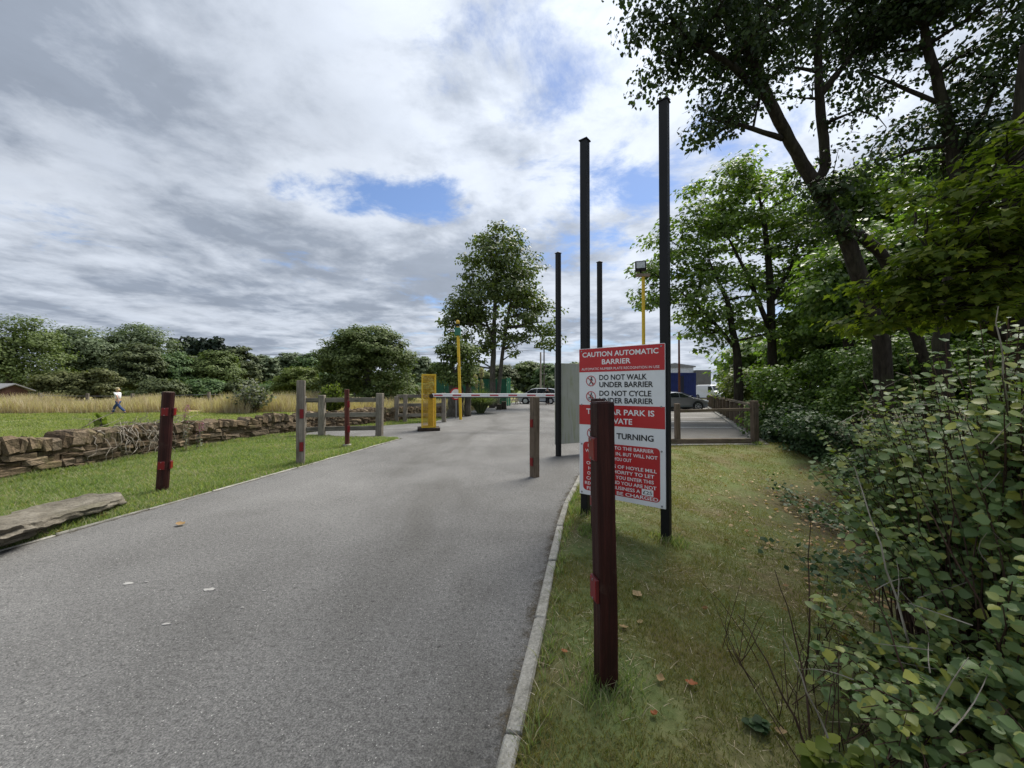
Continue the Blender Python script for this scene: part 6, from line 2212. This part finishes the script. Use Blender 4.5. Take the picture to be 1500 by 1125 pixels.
def car(label, loc, rz, paint, L=4.3, Wd=1.78, style='hatch', plate='front'):
    """a car whose nose points to local +x"""
    th = thing('parked_car' if style != 'van' else 'parked_van', label, 'car' if style != 'van' else 'van', loc, rz, 'parked vehicles')
    h = L / 2
    if style == 'hatch':
        prof = [(-h, .50), (-h + .02, .86), (-h + .12, 1.02), (-h + .62, 1.43), (-h + 1.2, 1.50), (-.1, 1.50), (.35, 1.44), (1.02, 1.02), (h - .42, .90), (h - .1, .76), (h, .52), (h - .05, .28), (h - .5, .22), (-h + .5, .22), (-h + .05, .30)]
        roof = 1.50; belt = .98; cab = [(-h + .28, 1.03), (-h + .70, 1.40), (-h + 1.2, 1.455), (-.1, 1.455), (.30, 1.40), (.90, 1.03)]
    elif style == 'coupe':
        prof = [(-h, .52), (-h + .02, .80), (-h + .15, .95), (-h + .7, 1.00), (-h + 1.45, 1.30), (-.2, 1.38), (.25, 1.33), (1.05, .98), (h - .55, .86), (h - .14, .70), (h, .48), (h - .06, .26), (h - .5, .2), (-h + .5, .2), (-h + .05, .30)]
        roof = 1.38; belt = .95; cab = [(-h + .95, 1.01), (-h + 1.5, 1.26), (-.2, 1.335), (.22, 1.285), (.88, 1.0)]
    elif style == 'mpv':
        prof = [(-h, .50), (-h + .02, .95), (-h + .10, 1.10), (-h + .36, 1.62), (-h + .9, 1.70), (.2, 1.70), (.7, 1.60), (1.42, 1.10), (h - .3, .96), (h - .06, .80), (h, .52), (h - .05, .28), (h - .5, .22), (-h + .5, .22), (-h + .05, .30)]
        roof = 1.7; belt = 1.05; cab = [(-h + .22, 1.12), (-h + .45, 1.58), (-h + .9, 1.645), (.2, 1.645), (.65, 1.555), (1.30, 1.12)]
    else:
        prof = [(-h, .45), (-h, 1.6), (-h + .06, 2.15), (-h + .3, 2.25), (.9, 2.25), (1.25, 2.15), (1.75, 1.35), (h - .15, 1.08), (h, .80), (h, .34), (h - .4, .25), (-h + .4, .25)]
        roof = 2.25; belt = 1.3; cab = [(.55, 1.35), (.55, 2.0), (1.18, 2.0), (1.62, 1.35)]
    n = len(prof)
    secs = [(-1.0, .86), (-.97, .96), (-.55, 1.0), (.55, 1.0), (.97, .96), (1.0, .86)]
    V, Fc = [], []
    cz = .75
    for sy, k in secs:
        for x, z in prof:
            tum = 1 - .20 * max(0, (z - belt) / (roof - belt)) if style != 'van' else 1 - .07 * max(0, (z - belt) / (roof - belt))
            nose = 1 - .10 * max(0, (abs(x) - h + .5) / .5)
            V.append((x * (1 if abs(sy) < .9 else .985 if abs(sy) < .99 else .97), sy * Wd / 2 * tum * nose, cz + (z - cz) * (k if z > cz else 1)))
    for i in range(len(secs) - 1):
        for j in range(n):
            Fc.append((i * n + j, i * n + (j + 1) % n, (i + 1) * n + (j + 1) % n, (i + 1) * n + j))
    Fc.append(tuple(range(n))); Fc.append(tuple((len(secs) - 1) * n + j for j in range(n - 1, -1, -1)))
    mb = MB(); mb.add(V, Fc); body = mb.obj('body', M[paint], th, smooth=False, bevel=.03, segs=2)
    def yat(z, s):
        tum = 1 - .20 * max(0, (z - belt) / (roof - belt)) if style != 'van' else 1 - .07 * max(0, (z - belt) / (roof - belt))
        return s * (Wd / 2 * tum + .004)
    # side glass in panes separated by pillars
    xs0, xs1 = min(p[0] for p in cab), max(p[0] for p in cab)
    def clipx(poly, a, b):
        def cut(pl, val, keep_gt):
            out = []
            for i in range(len(pl)):
                p, q = pl[i], pl[(i + 1) % len(pl)]
                pi = (p[0] >= val) == keep_gt; qi = (q[0] >= val) == keep_gt
                if pi: out.append(p)
                if pi != qi:
                    t = (val - p[0]) / (q[0] - p[0]); out.append((val, p[1] + t * (q[1] - p[1])))
            return out
        return cut(cut(poly, a, True), b, False)
    spans = [(xs0, xs1)] if style == 'van' else [(xs0, xs0 + (xs1 - xs0) * .30), (xs0 + (xs1 - xs0) * .33, xs0 + (xs1 - xs0) * .60), (xs0 + (xs1 - xs0) * .63, xs1)]
    for s in (-1, 1):
        for a, b in spans:
            pl = clipx(cab, a + .001, b - .001)
            if len(pl) < 3: continue
            m = MB(); k = len(pl)
            kk = 1.0
            m.add([(x, yat(z, s) + s * .003, cz + (z - cz) * 1.0) for x, z in pl] + [(x, yat(z, s) - s * .05, z) for x, z in pl], [tuple(range(k)), tuple(range(2 * k - 1, k - 1, -1))] + [(i, i + k, (i + 1) % k + k, (i + 1) % k) for i in range(k)])
            m.obj('window', M['car_glass'], th)
    # windscreen and rear screen
    def screen(p, q, name):
        (x0, z0), (x1, z1) = p, q
        nx, nz = (z1 - z0), -(x1 - x0); l = math.hypot(nx, nz); nx, nz = nx / l * .012, nz / l * .012
        if name == 'rear_window': nx, nz = -abs(nx), abs(nz)
        else: nx, nz = abs(nx), abs(nz)
        t0, t1 = .12, .9
        A = (x0 + (x1 - x0) * t0, z0 + (z1 - z0) * t0); B = (x0 + (x1 - x0) * t1, z0 + (z1 - z0) * t1)
        m = MB()
        w0, w1 = yat(A[1], 1) * .88, yat(B[1], 1) * .86
        m.add([(A[0] + nx, -w0, A[1] + nz), (A[0] + nx, w0, A[1] + nz), (B[0] + nx, w1, B[1] + nz), (B[0] + nx, -w1, B[1] + nz),
               (A[0] - nx, -w0, A[1] - nz), (A[0] - nx, w0, A[1] - nz), (B[0] - nx, w1, B[1] - nz), (B[0] - nx, -w1, B[1] - nz)], [(0, 1, 2, 3), (7, 6, 5, 4), (0, 4, 5, 1), (1, 5, 6, 2), (2, 6, 7, 3), (3, 7, 4, 0)])
        m.obj(name, M['car_glass'], th)
    fi = {'hatch': (7, 6), 'coupe': (7, 6), 'mpv': (7, 6), 'van': (6, 5)}[style]
    screen(prof[fi[0]], prof[fi[1]], 'windscreen')
    ri = {'hatch': (2, 3), 'coupe': (3, 4), 'mpv': (2, 3)}.get(style)
    if ri: screen(prof[ri[0]], prof[ri[1]], 'rear_window')
    r = .33 if style != 'van' else .35
    xf, xr = h - .86, -h + .80
    for x in (xf, xr):
        for s in (-1, 1):
            m = MB(); m.lathe([(r + .065, -.01), (r + .065, .01)], 24); m.obj('wheel_arch', M['rubber'], th, loc=(x, s * (Wd / 2 - .006), r + .02), rot=(PI / 2, 0, 0))
            wheel(th, x, s * (Wd / 2 - .07), r, .20, s)
    hz = .66 if style != 'van' else .85
    for s in (-1, 1):
        m = MB(); m.box((h - .14, s * Wd * .36, hz + .04), (.26, .34, .13)); m.obj('headlight', M['headlight'], th, bevel=.03)
        m = MB(); m.box((-h + .05, s * Wd * .38, .88 if style != 'van' else 1.2), (.12, .22, .24)); m.obj('tail_light', M['tail_light'], th, bevel=.03)
        m = MB(); m.box((cab[-1][0] - .1, s * (Wd / 2 + .06), belt + .08), (.14, .16, .12)); m.obj('mirror', M[paint], th, bevel=.03)
    m = MB(); m.box((h - .02, 0, .42), (.06, Wd * .66, .16)); m.obj('grille', M['rubber'], th, bevel=.02)
    m = MB(); m.box((-h + .01, 0, .62), (.03, .50, .11)); m.obj('number_plate', M['plate_yellow'], th)
    m = MB(); m.box((0, 0, .26), (L - .7, Wd + .012, .10)); m.obj('sill', M['rubber'], th)
    return th


def P2(px, d, z=0): return Vector(((px - 750) / F * d, d, z))


car('silver people carrier across the far end of the road, behind the dark person', P2(788, 42), R(172), 'pale_silver', 4.3, 1.76, 'mpv')
car('silver car just right of the people carrier, mostly behind the black pole', P2(822, 47), R(188), 'grey_paint', 4.2, 1.74, 'hatch')
car('silver coupe parked in the car park with its nose to the brown fence', Vector((12.2, 29.0, 0)), R(2), 'silver_paint', 4.5, 1.80, 'coupe')
car('white hatchback parked behind the silver coupe', Vector((13.2, 33.5, 0)), R(2), 'white_paint', 4.2, 1.76, 'hatch')
car('dark low car between the coupe and the white hatchback', Vector((13.35, 31.2, 0)), R(1), 'dark_paint', 4.2, 1.74, 'coupe')
car('white van standing beyond the car park fence below the pale warehouse', Vector((30.0, 58.0, 0)), R(-78), 'white_paint', 5.0, 1.95, 'van')


# ------------------------------------------------------------------ buildings and far things
def shed():
    a = P2(-30, 35.5)
    x0, x1, y0, y1 = a.x - 7.5, P2(40, 37.5).x, 35.2, 38.0
    b = Vector(((x0 + x1) / 2, (y0 + y1) / 2, -.3))
    th = thing('shed', 'low brown boarded shed with a grey sloping roof at the far left edge', 'shed', b)
    w, dp = (x1 - x0), (y1 - y0)
    h = 1.75
    m = MB(); m.box((0, 0, h / 2 - .05), (w - .5, dp - .5, h + .1)); wl = m.obj('wall', M['shed_board'], th)
    k = int((w - .5) / .24)
    bm_ = MB(); bm_.box((0, 0, h / 2), (.22, .03, h - .02)); me = bm_.mesh('board', bevel=.006, segs=1); me.materials.append(M['shed_board'])
    for i in range(k):
        link('board', me, None, wl, (-(w - .5) / 2 + .12 + i * .24, -(dp - .5) / 2 - .018, .0), (0, 0, random.uniform(-.01, .01)))
    zr = 2.35
    m = MB()
    m.prism([(-dp / 2 - .2, h - .06), (-.0, zr), (dp / 2 + .2, h - .06), (dp / 2 + .2, h + .02), (0, zr + .1), (-dp / 2 - .2, h + .02)], -w / 2, w / 2, 'x')
    rf = m.obj('roof', M['shed_roof'], th)
    m = MB(); m.box((0, -dp / 2 - .23, h - .03), (w, .06, .14)); m.obj('gutter', M['bin_grey'], rf)
    m = MB(); m.tube([(w / 2 - .3, -dp / 2 - .2, h), (w / 2 - .3, -dp / 2 + .12, h - .3), (w / 2 - .3, -dp / 2 + .12, 0)], .04, 8); m.obj('downpipe', M['bin_grey'], th)
    for sx in (-1, 1):
        m = MB(); m.prism([(-dp / 2 + .26, h), (dp / 2 - .26, h), (0, zr - .05)], sx * (w / 2 - .3), sx * (w / 2 - .26), 'x'); m.obj('gable', M['shed_board'], th)


shed()


def warehouse():
    d = 68
    x0, x1 = P2(960, d).x, P2(1016, d).x
    zt = EYE + (HY - 538) / F * d
    b = Vector(((x0 + x1) / 2, d + 6, 0))
    th = thing('warehouse', 'pale clad warehouse with a low grey roof behind the blue container', 'building', b)
    w = x1 - x0
    m = MB(); m.box((0, 0, zt / 2), (w, 12, zt)); wl = m.obj('wall', M['white_cladding'], th)
    m = MB()
    for i in range(int(w / .5)):
        m.box((-w / 2 + .25 + i * .5, -6.015, zt / 2), (.44, .03, zt - .05))
    m.obj('cladding_rib', M['white_cladding'], wl, kind='stuff')
    m = MB(); m.prism([(-w / 2 - .3, zt), (w / 2 + .3, zt), (w / 2 + .3, zt + .2), (0, zt + .75), (-w / 2 - .3, zt + .2)], -6.3, 6.3); m.obj('roof', M['roof_sheet'], th)
    m = MB(); m.box((-w * .2, -6.05, 1.6), (2.6, .06, 3.2)); m.obj('roller_door', M['door_and_shade_grey'], th)
    # its shaded right side, the shade put into a darker grey
    x2 = P2(1046, d - 2).x - b.x
    xa = w / 2 + .05
    zl = EYE + (HY - 545) / F * (d - 2)
    m = MB(); m.box(((xa + x2) / 2, -2.5, (zl + 1.6) / 2 + .2), (x2 - xa, 9, zl - 1.2)); m.obj('shaded_side', M['door_and_shade_grey'], th)
    m = MB(); m.box(((xa + x2) / 2 + .6, -.8, .9), (x2 - xa - 1.0, 5, 1.8)); m.obj('annexe', M['white_cladding'], th)
    m = MB(); m.box((x2 - .1, -4.4, 1.2), (.4, .4, 2.4)); m.obj('brick_pier', M['brick_red'], th)


warehouse()


def container():
    d = 46
    x0, x1 = P2(950, d).x, P2(1020, d).x
    zt = EYE + (HY - 546) / F * d
    b = Vector(((x0 + x1) / 2, d + 1.3, 0))
    th = thing('shipping_container', 'dark blue container with a darker doorway behind the parked cars', 'container', b)
    w = x1 - x0
    m = MB(); m.box((0, 0, zt / 2), (w, 2.5, zt - .02)); m.obj('shell', M['blue_container'], th)
    m = MB()
    for i in range(int(w / .28)):
        m.box((-w / 2 + .14 + i * .28, -1.262, zt / 2), (.15, .024, zt - .3))
    m.obj('corrugation', M['blue_container'], th, kind='stuff')
    for z in (.08, zt - .08):
        m = MB(); m.box((0, -1.27, z), (w, .06, .16)); m.obj('frame_rail', M['blue_container'], th)
    m = MB(); m.box((P2(998, d).x - b.x, -1.285, zt * .62), (.62, .05, zt * .55)); m.obj('doorway', M['dark_door'], th)


container()


def utility_pole(px, d, top, lab, arms, mat='grey_bark', r=.13):
    b = P2(px, d)
    h = EYE + (HY - top) / F * d
    th = thing('utility_pole', lab, 'pole', b, 0, 'utility poles in the distance')
    m = MB(); m.tube([(0, 0, -.2), (0, 0, h)], [r, r * .75], 10); m.obj('pole', M[mat], th)
    for z, w in arms:
        m = MB(); m.box((0, -.16, h - z), (w, .10, .12)); a = m.obj('crossarm', M[mat], th)
        for k in (-1, 0, 1):
            m = MB(); m.lathe([(.05, 0), (.07, .06), (.03, .18)], 8, (k * w * .42, -.16, h - z + .06)); m.obj('insulator', M['insulator'], a)
    return th


utility_pole(797, 62, 507, 'taller dark utility pole with crossarms beyond the road end', [(.3, 3.4), (3.3, 1.0), (4.6, .8)])
utility_pole(792, 60, 516, 'shorter pale utility pole immediately left of the taller one', [], 'pale_vine', .16)
utility_pole(995, 40, 486, 'thin rusty pole rising behind the blue container', [], 'rust_pole', .12)


def cable():
    m = MB()
    a, b = W(380, 519, 66), W(797, 512, 62)
    m.tube([a.lerp(b, t / 10) - Vector((0, 0, .5 * math.sin(PI * t / 10))) for t in range(11)], .025, 4)
    o = m.obj('overhead_cable', M['cable']); tag(o, 'thin overhead cable sagging from the utility pole across the sky', 'cable')


cable()


def sheet_fence():
    d = 37.0
    b = P2(638, d)
    th = thing('green_fence', 'dark green metal sheet fence behind the pollard and the pampas', 'fence', b)
    xs = np.linspace(0, P2(742, d).x - b.x, 9)
    ztop = EYE + (HY - 555) / F * d
    for k in range(8):
        m = MB(); x0, x1 = xs[k] + .015, xs[k + 1] - .015
        m.box(((x0 + x1) / 2, (k % 2) * .03, ztop / 2), (x1 - x0, .03, ztop))
        for q in range(3): m.box((x0 + (x1 - x0) * (q + .5) / 3, -.03 + (k % 2) * .03, ztop / 2), (.06, .03, ztop - .1))
        m.obj('panel', M['green_sheet'], th)
    for px in (743.5, 746.5):
        m = MB(); m.box((P2(px, d).x - b.x, -.1 if px < 745 else .25, ztop / 2 + .05), (.17, .12, ztop + .1)); m.obj('end_post', M['light_green_post'], th)


sheet_fence()


def picnic_table(px, d, lab, rz):
    th = thing('picnic_bench', lab, 'bench', P2(px, d), rz, 'wooden benches at the end of the road')
    for y in (-.24, 0, .24):
        m = MB(); m.box((0, y, .74), (1.5, .20, .04)); m.obj('table_board', M['pallet_wood'], th)
    for s in (-1, 1):
        m = MB(); m.box((0, s * .68, .44), (1.5, .24, .04)); m.obj('seat', M['pallet_wood'], th)
        m = MB(); m.box((s * .55, 0, .40), (.07, 1.5, .08)); m.obj('bearer', M['pallet_wood'], th)
        for q in (-1, 1):
            m = MB(); m.tube([(s * .55, q * .22, .72), (s * .55, q * .62, 0)], .045, 4); m.obj('leg', M['pallet_wood'], th)


picnic_table(749, 40, 'pale wooden picnic bench beside the light green fence post', R(10))
picnic_table(759, 43, 'pale wooden picnic bench nearer the people carrier', R(60))

for k, (px, d, h, lab) in enumerate(((731, 30.0, .42, 'squat dark tree stump at the foot of the twin stemmed tree'), (738, 30.5, .62, 'taller dark tree stump right of the twin stemmed tree'))):
    b = P2(px, d); rnd = random.Random(k)
    th = thing('tree_stump', lab, 'stump', b, 0, 'stumps beside the road')
    m = MB(); m.lathe([(.26, -.1), (.22, .1), (.19, h * .7), (.18, h)], 12); m.obj('trunk', M['dark_bark'], th)
    m = MB(); m.lathe([(.17, h + .002), (.15, h + .012)], 12); m.obj('cut_face', M['heart_wood'], th)
